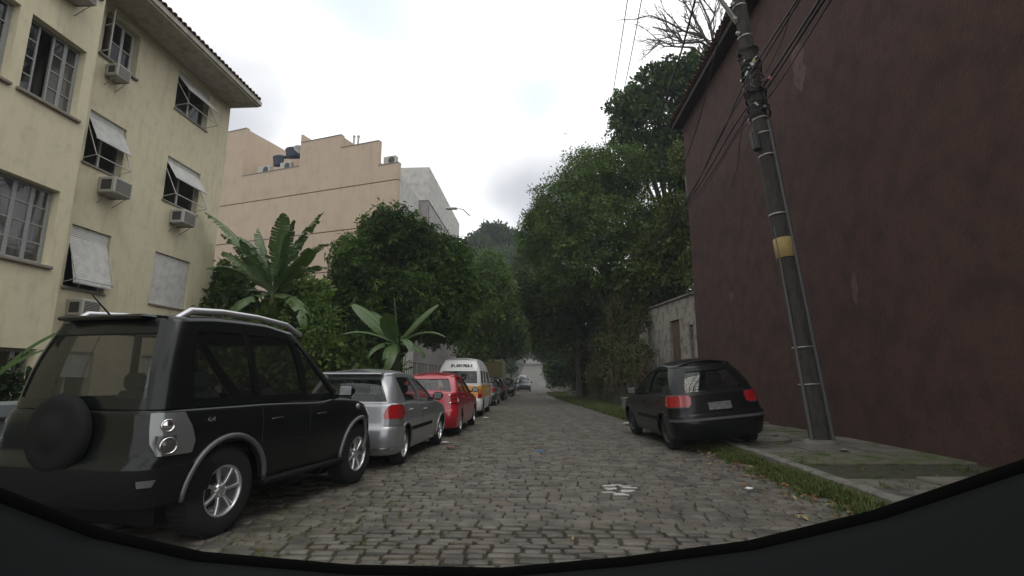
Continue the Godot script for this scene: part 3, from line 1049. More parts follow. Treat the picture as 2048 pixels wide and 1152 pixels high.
class Facade:      # an upright plane: u metres along, y up, o metres out of the wall
	var o := Vector3.ZERO
	var u := Vector3.RIGHT
	var n := Vector3.BACK
	func p(a: float, y: float, out := 0.0) -> Vector3:
		return o + u * a + Vector3(0, y, 0) + n * out
	func b() -> Basis:
		return Basis(u, Vector3.UP, n)
	func box(m: M, a0: float, a1: float, y0: float, y1: float, o0: float, o1: float, ch := 0.0) -> void:
		m.cbox(p((a0 + a1) / 2, (y0 + y1) / 2, (o0 + o1) / 2), Vector3(absf(a1 - a0), absf(y1 - y0), absf(o1 - o0)), ch, b())
	func wall(m: M, a0: float, a1: float, y0: float, y1: float, holes: Array, depth: float) -> void:   # holes: [a0, a1, y0, y1]
		m.flat()
		var xs := [a0, a1]
		var ys := [y0, y1]
		for h in holes:
			xs.append_array([h[0], h[1]])
			ys.append_array([h[2], h[3]])
		xs.sort()
		ys.sort()
		for i in xs.size() - 1:
			for j in ys.size() - 1:
				if xs[i + 1] - xs[i] < 0.001 or ys[j + 1] - ys[j] < 0.001:
					continue
				var cx: float = (xs[i] + xs[i + 1]) / 2
				var cy: float = (ys[j] + ys[j + 1]) / 2
				var open := false
				for h in holes:
					if cx > h[0] and cx < h[1] and cy > h[2] and cy < h[3]:
						open = true
				if not open:
					m.face([p(xs[i], ys[j]), p(xs[i + 1], ys[j]), p(xs[i + 1], ys[j + 1]), p(xs[i], ys[j + 1])], p(cx, cy, -1.0))
		for h in holes:
			m.quad(p(h[0], h[2]), p(h[1], h[2]), p(h[1], h[2], -depth), p(h[0], h[2], -depth))
			m.quad(p(h[0], h[3]), p(h[1], h[3]), p(h[1], h[3], -depth), p(h[0], h[3], -depth))
			m.quad(p(h[0], h[2]), p(h[0], h[3]), p(h[0], h[3], -depth), p(h[0], h[2], -depth))
			m.quad(p(h[1], h[2]), p(h[1], h[3]), p(h[1], h[3], -depth), p(h[1], h[2], -depth))

func casement(F: Facade, parent: Node3D, a0: float, a1: float, y0: float, y1: float, cols: int, rows: int, m: Material, open_leaf := -1, set_back := 0.16) -> void:
	var w := Node3D.new()
	w.name = "window"
	parent.add_child(w, true)
	var f := M.new()
	var t := 0.055
	F.box(f, a0, a1, y0, y0 + t, -set_back - 0.05, -set_back, 0.006)
	F.box(f, a0, a1, y1 - t, y1, -set_back - 0.05, -set_back, 0.006)
	F.box(f, a0, a0 + t, y0 + t, y1 - t, -set_back - 0.05, -set_back, 0.006)
	F.box(f, a1 - t, a1, y0 + t, y1 - t, -set_back - 0.05, -set_back, 0.006)
	part("frame", f.done(), m, w)
	var cw := (a1 - a0 - 2 * t) / cols
	for c in cols:
		var x0 := a0 + t + c * cw
		if c == open_leaf:
			continue
		var s := M.new()
		var k := 0.038
		F.box(s, x0, x0 + k, y0 + t, y1 - t, -set_back - 0.04, -set_back + 0.006, 0.004)
		F.box(s, x0 + cw - k, x0 + cw, y0 + t, y1 - t, -set_back - 0.04, -set_back + 0.006, 0.004)
		for r in rows + 1:
			var y := lerpf(y0 + t, y1 - t, float(r) / rows)
			F.box(s, x0 + k, x0 + cw - k, y - 0.014, y + 0.014, -set_back - 0.034, -set_back + 0.002, 0.003)
		part("sash", s.done(), m, w)
		for r in rows:
			var ya := lerpf(y0 + t, y1 - t, float(r) / rows)
			var yb := lerpf(y0 + t, y1 - t, float(r + 1) / rows)
			var g := M.new()
			g.flat()
			g.quad(F.p(x0 + k, ya, -set_back - 0.02), F.p(x0 + cw - k, ya, -set_back - 0.02), F.p(x0 + cw - k, yb, -set_back - 0.02), F.p(x0 + k, yb, -set_back - 0.02))
			part("pane", g.done(), MT.pane, w)
	var s2 := M.new()
	F.box(s2, a0 - 0.06, a1 + 0.06, y0 - 0.07, y0 - 0.002, -set_back, 0.07, 0.012)
	part("sill", s2.done(), MT.sill, w)
	if cols == 6:      # net curtain hung behind the wide windows
		var rows2 := []
		for r in 2:
			var row := PackedVector3Array()
			for j in 49:
				row.append(F.p(lerpf(a0 + 0.06, a1 - 0.06, j / 48.0), lerpf(y0 + 0.04, y1 - 0.1, r), -set_back - 0.2 + 0.03 * sin(j * 1.3)))
			rows2.append(row)
		var d := M.new()
		d.grid(rows2)
		part("curtain", d.done(), MT.curtain, w)

func roller(F: Facade, parent: Node3D, a0: float, a1: float, y0: float, y1: float, drop: float, out: float) -> void:   # slatted shutter hung from the lintel; its lower end may be pushed out on arms
	var w := Node3D.new()
	w.name = "shuttered_window"
	parent.add_child(w, true)
	var h := y1 - y0
	var yb := y1 - h * drop
	var s := M.new()
	var k := 30
	var yk := lerpf(y1, yb, 0.25)
	for i in k:
		var ta := float(i) / k
		var tb := float(i + 1) / k
		var ya := lerpf(y1, yb, ta)
		var y2 := lerpf(y1, yb, tb)
		var oa := out * maxf(0.0, (ta - 0.2) / 0.8) - 0.06
		var ob := out * maxf(0.0, (tb - 0.2) / 0.8) - 0.06
		s.flat()
		var p0 := F.p(a0 + 0.03, ya, oa)
		var p1 := F.p(a1 - 0.03, ya, oa)
		var p2 := F.p(a1 - 0.03, (ya + y2) / 2, (oa + ob) / 2 + 0.007)
		var p3 := F.p(a0 + 0.03, (ya + y2) / 2, (oa + ob) / 2 + 0.007)
		var p4 := F.p(a1 - 0.03, y2, ob)
		var p5 := F.p(a0 + 0.03, y2, ob)
		s.quad(p0, p1, p2, p3)
		s.quad(p3, p2, p4, p5)
	F.box(s, a0 + 0.03, a1 - 0.03, yb - 0.02, yb + 0.01, out - 0.08, out - 0.045, 0.004)
	part("shutter", s.done(), MT.shutter, w)
	if out > 0.05:
		var r := M.new()
		var ym := y0 + h * 0.12
		for a in [a0 + 0.03, a1 - 0.03]:
			r.tube([F.p(a, y1 - h * 0.25, -0.05), F.p(a, ym, out)], [0.011], 6)
			r.tube([F.p(a, ym, out), F.p(a, ym - 0.08, -0.06)], [0.011], 6)
		r.tube([F.p(a0 + 0.03, ym, out), F.p(a1 - 0.03, ym, out)], [0.013], 6)
		part("stay_arm", r.done(), MT.white, w)
	var f := M.new()
	F.box(f, a0, a1, y0, y0 + 0.05, -0.2, -0.14, 0.004)
	F.box(f, a0, a0 + 0.04, y0 + 0.05, y1, -0.2, -0.14, 0.004)
	F.box(f, a1 - 0.04, a1, y0 + 0.05, y1, -0.2, -0.14, 0.004)
	F.box(f, (a0 + a1) / 2 - 0.025, (a0 + a1) / 2 + 0.025, y0 + 0.05, y1, -0.2, -0.14, 0.004)
	part("frame", f.done(), MT.white, w)
	var g := M.new()
	g.flat()
	g.quad(F.p(a0 + 0.04, y0 + 0.05, -0.17), F.p(a1 - 0.04, y0 + 0.05, -0.17), F.p(a1 - 0.04, y1, -0.17), F.p(a0 + 0.04, y1, -0.17))
	part("pane", g.done(), MT.pane, w)
	var s2 := M.new()
	F.box(s2, a0 - 0.04, a1 + 0.04, y0 - 0.06, y0 - 0.002, -0.14, 0.04, 0.01)
	part("sill", s2.done(), MT.sill, w)

func air_conditioner(F: Facade, a: float, y: float, label: String, w := 0.62, h := 0.42, out := 0.45) -> void:
	var t := thing("air_conditioner", label, "air conditioner", F.p(a, y, 0.0), atan2(F.n.x, F.n.z), "window air conditioners on the facades")
	var L := Facade.new()     # local axes: x along the wall, z out of it
	var c := M.new()
	L.box(c, -w / 2, w / 2, 0.0, h, 0.012, out, 0.02)
	part("case", c.done(), MT.ac, t)
	var g := M.new()
	L.box(g, -w / 2 + 0.05, w / 2 - 0.05, 0.05, h - 0.05, out - 0.01, out + 0.006, 0.0)
	part("coil", g.done(), MT.grille, t)
	var s := M.new()
	for k in 9:
		var yy := lerpf(0.06, h - 0.06, k / 8.0)
		L.box(s, -w / 2 + 0.05, w / 2 - 0.05, yy - 0.006, yy + 0.006, out + 0.006, out + 0.014)
	part("grille", s.done(), MT.ac, t)
	for x in [-1.0, 1.0]:
		var v := M.new()
		L.box(v, x * (w / 2 + 0.002) - 0.004, x * (w / 2 + 0.002) + 0.004, 0.08, h - 0.08, 0.1, out - 0.08)
		part("side_vent", v.done(), MT.grille, t)
		var r := M.new()
		r.tube([Vector3(x * w * 0.4, -0.012, 0.0), Vector3(x * w * 0.4, -0.012, out), ], [0.012], 6)
		r.tube([Vector3(x * w * 0.4, -0.25, 0.0), Vector3(x * w * 0.4, -0.012, out * 0.8)], [0.01], 6)
		part("bracket", r.done(), MT.pipe, t)

func cream_building() -> void:
	var dirv := Vector3(0.056, 0, -1).normalized()
	var nrm := Vector3(1, 0, 0.056).normalized()
	var A := Facade.new()
	A.o = P(-11.0, 0, 0)
	A.u = dirv
	A.n = nrm
	var Bk := Facade.new()
	Bk.o = A.o + nrm * 0.9
	Bk.u = dirv
	Bk.n = nrm
	var root := thing("apartment_building", "cream four-storey apartment building with white shutters and overhanging tiled eave", "building")
	var hA := []
	for c in [[11.35, 12.45], [13.95, 15.4]]:
		for r in [[9.5, 10.75], [6.6, 7.96], [3.52, 5.02], [0.6, 2.05]]:
			hA.append([c[0], c[1], r[0], r[1]])
	var w := M.new()
	A.wall(w, 10.4, 16.5, 0.0, 11.0, hA, 0.2)
	part("wall", w.done(), MT.cream, root)
	var hB := [[8.95, 10.18, 7.0, 8.62], [7.6, 8.72, 7.0, 8.62], [7.9, 10.1, 3.7, 5.3], [8.6, 10.3, 1.1, 2.0], [9.7, 10.25, 10.1, 10.9], [4.6, 6.6, 3.7, 5.3], [4.6, 6.6, 7.0, 8.62]]
	var w2 := M.new()
	Bk.wall(w2, -4.0, 10.4, 0.0, 11.0, hB, 0.2)
	Bk.box(w2, 10.16, 10.4, 0.0, 11.0, -0.9, -0.004)
	part("bay_wall", w2.done(), MT.cream, root)
	var w3 := M.new()
	A.box(w3, -4.0, 16.5, 0.0, 11.0, -9.0, -8.8)
	A.box(w3, 16.3, 16.497, 0.0, 11.0, -8.8, -0.01)
	A.box(w3, -4.0, -3.8, 0.0, 11.0, -8.8, 0.88)
	part("rear_wall", w3.done(), MT.cream, root)
	var fl := M.new()
	for y in [2.75, 5.7, 8.6]:
		A.box(fl, -3.8, 16.28, y, y + 0.2, -8.8, -0.25)
	A.box(fl, -3.8, 16.28, 0.0, 10.9, -4.2, -4.0)
	A.box(fl, 10.2, 10.34, 0.0, 10.9, -4.0, -0.25)
	part("inner_floor", fl.done(), MT.dark, root)
	# roof: soffit slab, fascia, tiles
	var so := M.new()
	A.box(so, -4.4, 16.62, 11.0, 11.14, -9.2, 1.0, 0.02)
	part("soffit", so.done(), MT.soffit, root)
	var fa := M.new()
	A.box(fa, -4.4, 16.66, 11.06, 11.22, 1.004, 1.05, 0.01)
	A.box(fa, 16.624, 16.67, 11.06, 11.22, -9.2, 1.003, 0.01)
	part("fascia", fa.done(), MT.soffit, root)
	var rf := M.new()
	rf.flat()
	rf.quad(A.p(-4.4, 11.16, 1.02), A.p(16.64, 11.16, 1.02), A.p(16.64, 13.3, -4.0), A.p(-4.4, 13.3, -4.0))
	rf.quad(A.p(-4.4, 11.16, -9.2), A.p(16.64, 11.16, -9.2), A.p(16.64, 13.3, -4.0), A.p(-4.4, 13.3, -4.0))
	rf.tri(A.p(16.64, 11.16, 1.02), A.p(16.64, 11.16, -9.2), A.p(16.64, 13.3, -4.0))
	var roof := part("roof", rf.done(), MT.tile, root)
	var tm := M.new()
	var rows := []
	for e in [[0.0, 0.085], [5.4, 0.075]]:
		var r := PackedVector3Array()
		for k in 7:
			var a := PI * k / 6
			r.append(Vector3(cos(a) * e[1], sin(a) * e[1] + e[0] * 0.0, -e[0]))
		rows.append(r)
	tm.grid(rows)
	var tile := tm.done()
	var slope := atan2(13.3 - 11.16, 5.02)
	for k in 110:
		var a := -4.3 + k * 0.19
		var t := part("roof_tile", tile, MT.tile, roof)
		t.transform = Transform3D(Basis(-dirv, Vector3.UP, nrm) * Basis(Vector3.RIGHT, slope), A.p(a, 11.2, 1.09))
	# windows
	casement(A, root, 11.35, 12.45, 9.5, 10.75, 3, 2, MT.white, 0)
	var leaf := Facade.new()
	leaf.o = A.p(11.4, 0, -0.1)
	leaf.u = (nrm * 0.93 + dirv * -0.2).normalized()
	leaf.n = leaf.u.cross(Vector3.UP)
	casement_leaf(leaf, root, 0.0, 0.36, 9.55, 10.7)
	roller(A, root, 13.95, 15.4, 9.5, 10.75, 0.5, 0.42)
	roller(A, root, 11.35, 12.45, 6.6, 7.96, 0.55, 0.3)
	roller(A, root, 13.95, 15.4, 6.6, 7.96, 0.5, 0.36)
	roller(A, root, 11.35, 12.45, 3.52, 5.02, 0.93, 0.28)
	roller(A, root, 13.95, 15.4, 3.52, 5.02, 1.0, 0.0)
	roller(A, root, 11.35, 12.45, 0.6, 2.05, 0.4, 0.0)
	roller(A, root, 13.95, 15.4, 0.6, 2.05, 0.6, 0.0)
	casement(Bk, root, 8.95, 10.18, 7.0, 8.62, 4, 4, MT.greywood, 1)
	casement(Bk, root, 7.6, 8.72, 7.0, 8.62, 4, 4, MT.greywood)
	casement(Bk, root, 7.9, 10.1, 3.7, 5.3, 6, 4, MT.greywood)
	casement(Bk, root, 8.6, 10.3, 1.1, 2.0, 4, 2, MT.greywood)
	casement(Bk, root, 9.7, 10.25, 10.1, 10.9, 2, 1, MT.white)
	casement(Bk, root, 4.6, 6.6, 3.7, 5.3, 6, 4, MT.greywood)
	casement(Bk, root, 4.6, 6.6, 7.0, 8.62, 6, 4, MT.greywood)
	air_conditioner(A, 11.75, 9.0, "window air conditioner below the open casement under the eave", 0.42, 0.34, 0.35)
	air_conditioner(A, 12.1, 5.98, "window air conditioner under the half-raised third-floor shutter nearest the bay", 0.55, 0.42, 0.45)
	air_conditioner(A, 14.55, 5.98, "window air conditioner under the propped third-floor shutter nearest the corner", 0.55, 0.42, 0.45)
	air_conditioner(A, 11.75, 2.85, "low window air conditioner just above the black car's antenna", 0.5, 0.4, 0.42)
	air_conditioner(Bk, 9.5, 9.45, "topmost air conditioner beside the small window on the projecting bay", 0.6, 0.45, 0.45)
func casement_leaf(F: Facade, parent: Node3D, a0: float, a1: float, y0: float, y1: float) -> void:
	var s := M.new()
	F.box(s, a0, a0 + 0.04, y0, y1, -0.03, 0.0, 0.004)
	F.box(s, a1 - 0.04, a1, y0, y1, -0.03, 0.0, 0.004)
	for y in [y0 + 0.02, (y0 * 0.35 + y1 * 0.65), y1 - 0.02]:
		F.box(s, a0 + 0.04, a1 - 0.04, y - 0.02, y + 0.02, -0.028, -0.002, 0.003)
	var o := part("open_sash", s.done(), MT.white, parent)
	var g := M.new()
	g.flat()
	g.quad(F.p(a0 + 0.04, y0, -0.015), F.p(a1 - 0.04, y0, -0.015), F.p(a1 - 0.04, y1, -0.015), F.p(a0 + 0.04, y1, -0.015))
	part("pane", g.done(), MT.pane, o)

func tan_building() -> void:
	var yaw := 0.346
	var F := Facade.new()         # the wall that faces the garden; u runs from the street corner away to the left
	F.o = P(-7.24, 0, 30.0)
	F.u = Vector3(-cos(yaw), 0, -sin(yaw))
	F.n = Vector3(-sin(yaw), 0, cos(yaw))
	F.n = Vector3(sin(yaw), 0, 0) * 0.0 + Vector3(-F.u.z, 0, F.u.x) * -1.0
	if F.n.z < 0:
		F.n = -F.n
	var root := thing("tan_building", "tan rendered apartment block with stepped parapet behind the mango tree", "building")
	var w := M.new()
	# garden wall built in panels up to each step of the parapet
	var bands := [0.0, 4.6, 8.2, 10.93, 13.87]
	var xs := [0.0, 1.55, 4.6, 8.05, 13.3, 19.0]
	var tops := [15.0, 16.75, 17.7, 15.95, 19.75]
	for i in 5:
		for j in 5:
			var y0: float = bands[j] + (0.035 if j > 0 else 0.0)
			var y1: float = bands[j + 1] - 0.035 if j < 4 else tops[i]
			F.box(w, xs[i], xs[i + 1], y0, y1, -0.3 - 0.001 * i, 0.0)
	part("wall", w.done(), MT.tan, root)
	var gm := M.new()
	for j in [1, 2, 3, 4]:
		F.box(gm, 0.0, 19.0, bands[j] - 0.04, bands[j] + 0.04, -0.28, -0.05)
	part("wall_groove", gm.done(), MT.groove, root)
	var cp := M.new()
	for i in 5:
		F.box(cp, xs[i] - (0.0 if i else 0.0), xs[i + 1], tops[i] + 0.002, tops[i] + 0.06, -0.33, 0.03, 0.01)
	part("coping", cp.done(), MT.sill, root)
	# volumes behind: terrace with recessed walls
	var v := M.new()
	F.box(v, 13.3, 19.0, 15.95, 19.7, -5.0, -0.31)
	F.box(v, 10.1, 13.28, 15.95, 18.3, -6.0, -3.6)
	F.box(v, 7.9, 10.08, 15.95, 18.3, -9.0, -3.6)
	F.box(v, 4.6, 8.0, 15.0, 17.65, -6.0, -0.34)
	F.box(v, 4.0, 19.0, 0.0, 15.0, -9.0, -0.35)
	F.box(v, 1.0, 3.99, 0.0, 14.9, -0.9, -0.355)
	F.box(v, 8.1, 19.0, 15.002, 15.94, -9.0, -0.36)
	F.box(v, 7.98, 8.12, 17.75, 18.35, -1.2, -0.05)
	part("rear_block", v.done(), MT.tan, root)
	# street wing: pale parapet over grey panels
	var dirv := Vector3(0.056, 0, -1).normalized()
	var K := Facade.new()
	K.o = P(-6.6, 0, 33.2)
	K.u = dirv
	K.n = Vector3(1, 0, 0.056).normalized()
	var st := M.new()
	K.box(st, -2.5, 3.4, 0.0, 14.95, -1.45, -0.75, 0.0)
	K.box(st, 3.4, 18.0, 14.9, 17.6, -4.5, 0.0)
	part("parapet", st.done(), MT.offwhite, root)
	var pn := M.new()
	K.box(pn, 3.45, 17.9, 0.0, 14.88, -4.4, -0.06)
	part("lower_storeys", pn.done(), MT.panel, root)
	for k in 6:
		var q := M.new()
		K.box(q, 3.7 + k * 2.35, 5.9 + k * 2.35, 11.5, 14.7, -0.055, 0.0, 0.02)
		part("shutter_panel", q.done(), MT.panel, root)
		var q2 := M.new()
		K.box(q2, 3.7 + k * 2.35, 5.9 + k * 2.35, 8.2, 11.1, -0.055, 0.0, 0.02)
		part("shutter_panel", q2.done(), MT.panel, root)
	var wm := M.new()
	K.box(wm, -1.9, -0.3, 9.0, 12.5, -0.8, -0.74)
	part("window", wm.done(), MT.pane, root)
	# rooftop things
	for q in [[11.3, 0.62, "left and smaller of two blue rooftop water tanks"], [9.9, 0.8, "right and larger of two blue rooftop water tanks"]]:
		var t := thing("water_tank", q[2], "water tank", F.p(q[0], 17.3 - (0.45 if q[1] < 0.7 else 0.1), -1.6), 0.0, "rooftop water tanks")
		var lm := M.new()
		var r: float = q[1]
		lm.lathe([[0.0, 0.0], [r * 0.82, 0.0], [r * 0.9, 0.3], [r * 0.98, 0.75], [r, 0.8], [r * 0.95, 0.84]], 28)
		part("tank", lm.done(), mk("tank_blue", Color(0.012, 0.022, 0.045), 0.45), t)
		var ld := M.new()
		ld.lathe([[r * 1.02, 0.8], [r * 1.02, 0.87], [r * 0.7, 1.0], [0.0, 1.05]], 28)
		part("lid", ld.done(), mk("tank_lid", Color(0.015, 0.028, 0.055), 0.5), t)
		var sm := M.new()
		sm.cbox(Vector3(0, -0.45, 0), Vector3(r * 1.6, 0.9, r * 1.6), 0.02)
		part("plinth", sm.done(), MT.tan, t)
	for q in [[11.6, 15.98, 1.0, "long condenser unit on the tan roof terrace below the tanks"], [9.6, 15.98, 0.85, "shorter condenser unit on the tan roof terrace"], [0.9, 15.06, 0.8, "condenser unit alone on the lowest parapet step"]]:
		var t := thing("condenser_unit", q[3], "air conditioner", F.p(q[0], q[1], -0.45), atan2(F.n.x, F.n.z), "condenser units on the tan roof")
		var c := M.new()
		c.cbox(Vector3(0, 0.34, 0), Vector3(q[2] * 1.15, 0.62, 0.34), 0.03)
		part("case", c.done(), MT.ac, t)
		var f := M.new()
		f.lathe([[0.0, 0.02], [0.2, 0.02], [0.24, 0.005]], 24, Transform3D(Basis(Vector3.RIGHT, PI / 2), Vector3(q[2] * 0.2, 0.34, 0.17)))
		part("fan_guard", f.done(), MT.grille, t)
		var b := M.new()
		for x in [-0.4, 0.4]:
			b.cbox(Vector3(x * q[2], 0.015, 0), Vector3(0.06, 0.03, 0.36), 0.0)
		part("foot", b.done(), MT.pipe, t)
	var d := thing("satellite_dish", "grey satellite dish tilted on the tan roof beside the tanks", "satellite dish", F.p(8.45, 16.0, -0.5), 0.7)
	var dm := M.new()
	dm.lathe([[0.0, 0.0], [0.2, 0.015], [0.42, 0.09], [0.55, 0.17], [0.56, 0.17], [0.42, 0.08]], 24, Transform3D(Basis(Vector3.RIGHT, 1.0), Vector3(0, 1.3, 0)))
	part("reflector", dm.done(), MT.pipe, d)
	var pm := M.new()
	pm.tube([Vector3(0, 0, 0), Vector3(0, 1.28, 0)], [0.03], 8)
	pm.tube([Vector3(0, 1.3, 0), Vector3(0, 1.5, 0.5)], [0.012], 6)
	part("mast", pm.done(), MT.pipe, d)
	var pv := thing("vent_pipes", "pair of white vent pipes rising behind the parapet step", "pipe", F.p(4.2, 16.7, -0.8))
	for x in [0.0, 0.3]:
		var t := M.new()
		t.tube([Vector3(x, 0, 0), Vector3(x, 1.15, 0)], [0.07], 10)
		t.tube([Vector3(x, 1.15, 0), Vector3(x, 1.25, 0)], [0.1], 10)
		part("pipe", t.done(), MT.offwhite, pv)

func brown_wall() -> void:
	var a := 0.042
	var F := Facade.new()
	F.o = P(7.47, 0, 14.8)
	F.u = Vector3(sin(a), 0, -cos(a))
	F.n = Vector3(-cos(a), 0, -sin(a))
	var root := thing("brown_house", "tall windowless red-brown stucco wall with a tiled eave on the right", "building")
	var w := M.new()
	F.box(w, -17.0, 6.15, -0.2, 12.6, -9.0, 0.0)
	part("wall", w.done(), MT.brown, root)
	var fr := M.new()
	F.box(fr, -17.3, 6.4, 12.604, 12.8, -9.3, 0.42, 0.02)
	part("eave_board", fr.done(), MT.bark_dark, root)
	var rf := M.new()
	rf.flat()
	rf.quad(F.p(-17.3, 12.83, 0.45), F.p(6.45, 12.83, 0.45), F.p(6.45, 14.6, -4.5), F.p(-17.3, 14.6, -4.5))
	rf.quad(F.p(-17.3, 12.83, -9.3), F.p(6.45, 12.83, -9.3), F.p(6.45, 14.6, -4.5), F.p(-17.3, 14.6, -4.5))
	rf.tri(F.p(6.45, 12.83, 0.45), F.p(6.45, 12.83, -9.3), F.p(6.45, 14.6, -4.5))
	var roof := part("roof", rf.done(), MT.tile, root)
	var tm := M.new()
	var rows := []
	for e in [[0.0, 0.1], [5.2, 0.09]]:
		var r := PackedVector3Array()
		for k in 8:
			var q := PI * k / 7
			r.append(Vector3(cos(q) * e[1], sin(q) * e[1], -e[0]))
		rows.append(r)
	tm.grid(rows)
	var tile := tm.done()
	var slope := atan2(1.77, 4.95)
	for k in 112:
		var t := part("roof_tile", tile, MT.tile, roof)
		t.transform = Transform3D(Basis(F.u, Vector3.UP, F.n) * Basis(Vector3.RIGHT, slope + rng.randf_range(-0.01, 0.01)), F.p(-17.2 + k * 0.212, 12.86, 0.55 + rng.randf_range(-0.02, 0.03)))
	# pale patches where plaster has come away
	for q in [[-3.2, 9.3, 0.35, 1.5], [-1.9, 2.4, 0.16, 0.9], [-4.35, 3.3, 0.12, 0.8], [2.2, 4.2, 0.2, 0.35]]:
		var m := M.new()
		var poly := PackedVector2Array()
		for k in 14:
			var an := TAU * k / 14
			poly.append(Vector2(cos(an) * q[2] * rng.randf_range(0.6, 1.2), sin(an) * q[3] * 0.5 * rng.randf_range(0.7, 1.15)))
		m.prism(poly, 0.006, Transform3D(Basis(F.u, Vector3.UP, F.n), F.p(q[0], q[1], -0.002)))
		part("plaster_patch", m.done(), mk("bare_plaster", Color(0.105, 0.06, 0.052), 0.95, 0.0, T["stain"], Vector3(0.6, 0.6, 0.6)), root)
	# grey house front beyond
	var G := Facade.new()
	G.o = P(8.0, 0, 21.05)
	G.u = (P(7.35, 0, 27.0) - G.o).normalized()
	G.n = Vector3(G.u.z, 0, -G.u.x)
	if G.n.x > 0:
		G.n = -G.n
	var gh := thing("grey_shed", "weathered grey plaster outbuilding with plank door and slit window beside red-brown wall", "building")
	var gw := M.new()
	G.wall(gw, -0.2, 6.0, -0.2, 5.05, [[2.1, 3.2, 2.0, 4.15], [0.75, 1.15, 2.3, 3.75]], 0.22)
	G.box(gw, -0.2, 0.0, -0.2, 5.05, -3.0, -0.26)
	G.box(gw, 5.78, 5.996, -0.2, 5.05, -3.0, -0.01)
	G.box(gw, 0.0, 5.78, -0.2, 5.0, -3.0, -2.8)
	part("wall", gw.done(), MT.grey_wall, gh)
	var gr := M.new()
	G.box(gr, -0.3, 6.1, 5.056, 5.16, -3.1, 0.1, 0.02)
	part("roof", gr.done(), MT.concrete, gh)
	var dr := Node3D.new()
	dr.name = "door"
	gh.add_child(dr, true)
	for k in 5:
		var m := M.new()
		G.box(m, 2.12 + k * 0.215, 2.325 + k * 0.215, 2.02, 4.12, -0.17, -0.12 - 0.006 * (k % 2), 0.008)
		part("plank", m.done(), MT.wood, dr)
	for wa in [0.86, 0.95, 1.04]:
		var wm := M.new()
		wm.tube([G.p(wa, 2.3, -0.12), G.p(wa, 3.75, -0.12)], [0.012], 6)
		part("window_bar", wm.done(), MT.pipe, gh)
	var sl := M.new()
	G.box(sl, 0.68, 1.22, 2.2, 2.294, -0.16, 0.06, 0.01)
	part("sill", sl.done(), MT.concrete, gh)
	var pi := M.new()
	G.box(pi, 4.6, 4.9, 0.0, 2.9, 0.0, 0.12, 0.02)
	part("buttress", pi.done(), MT.grey_wall, gh)
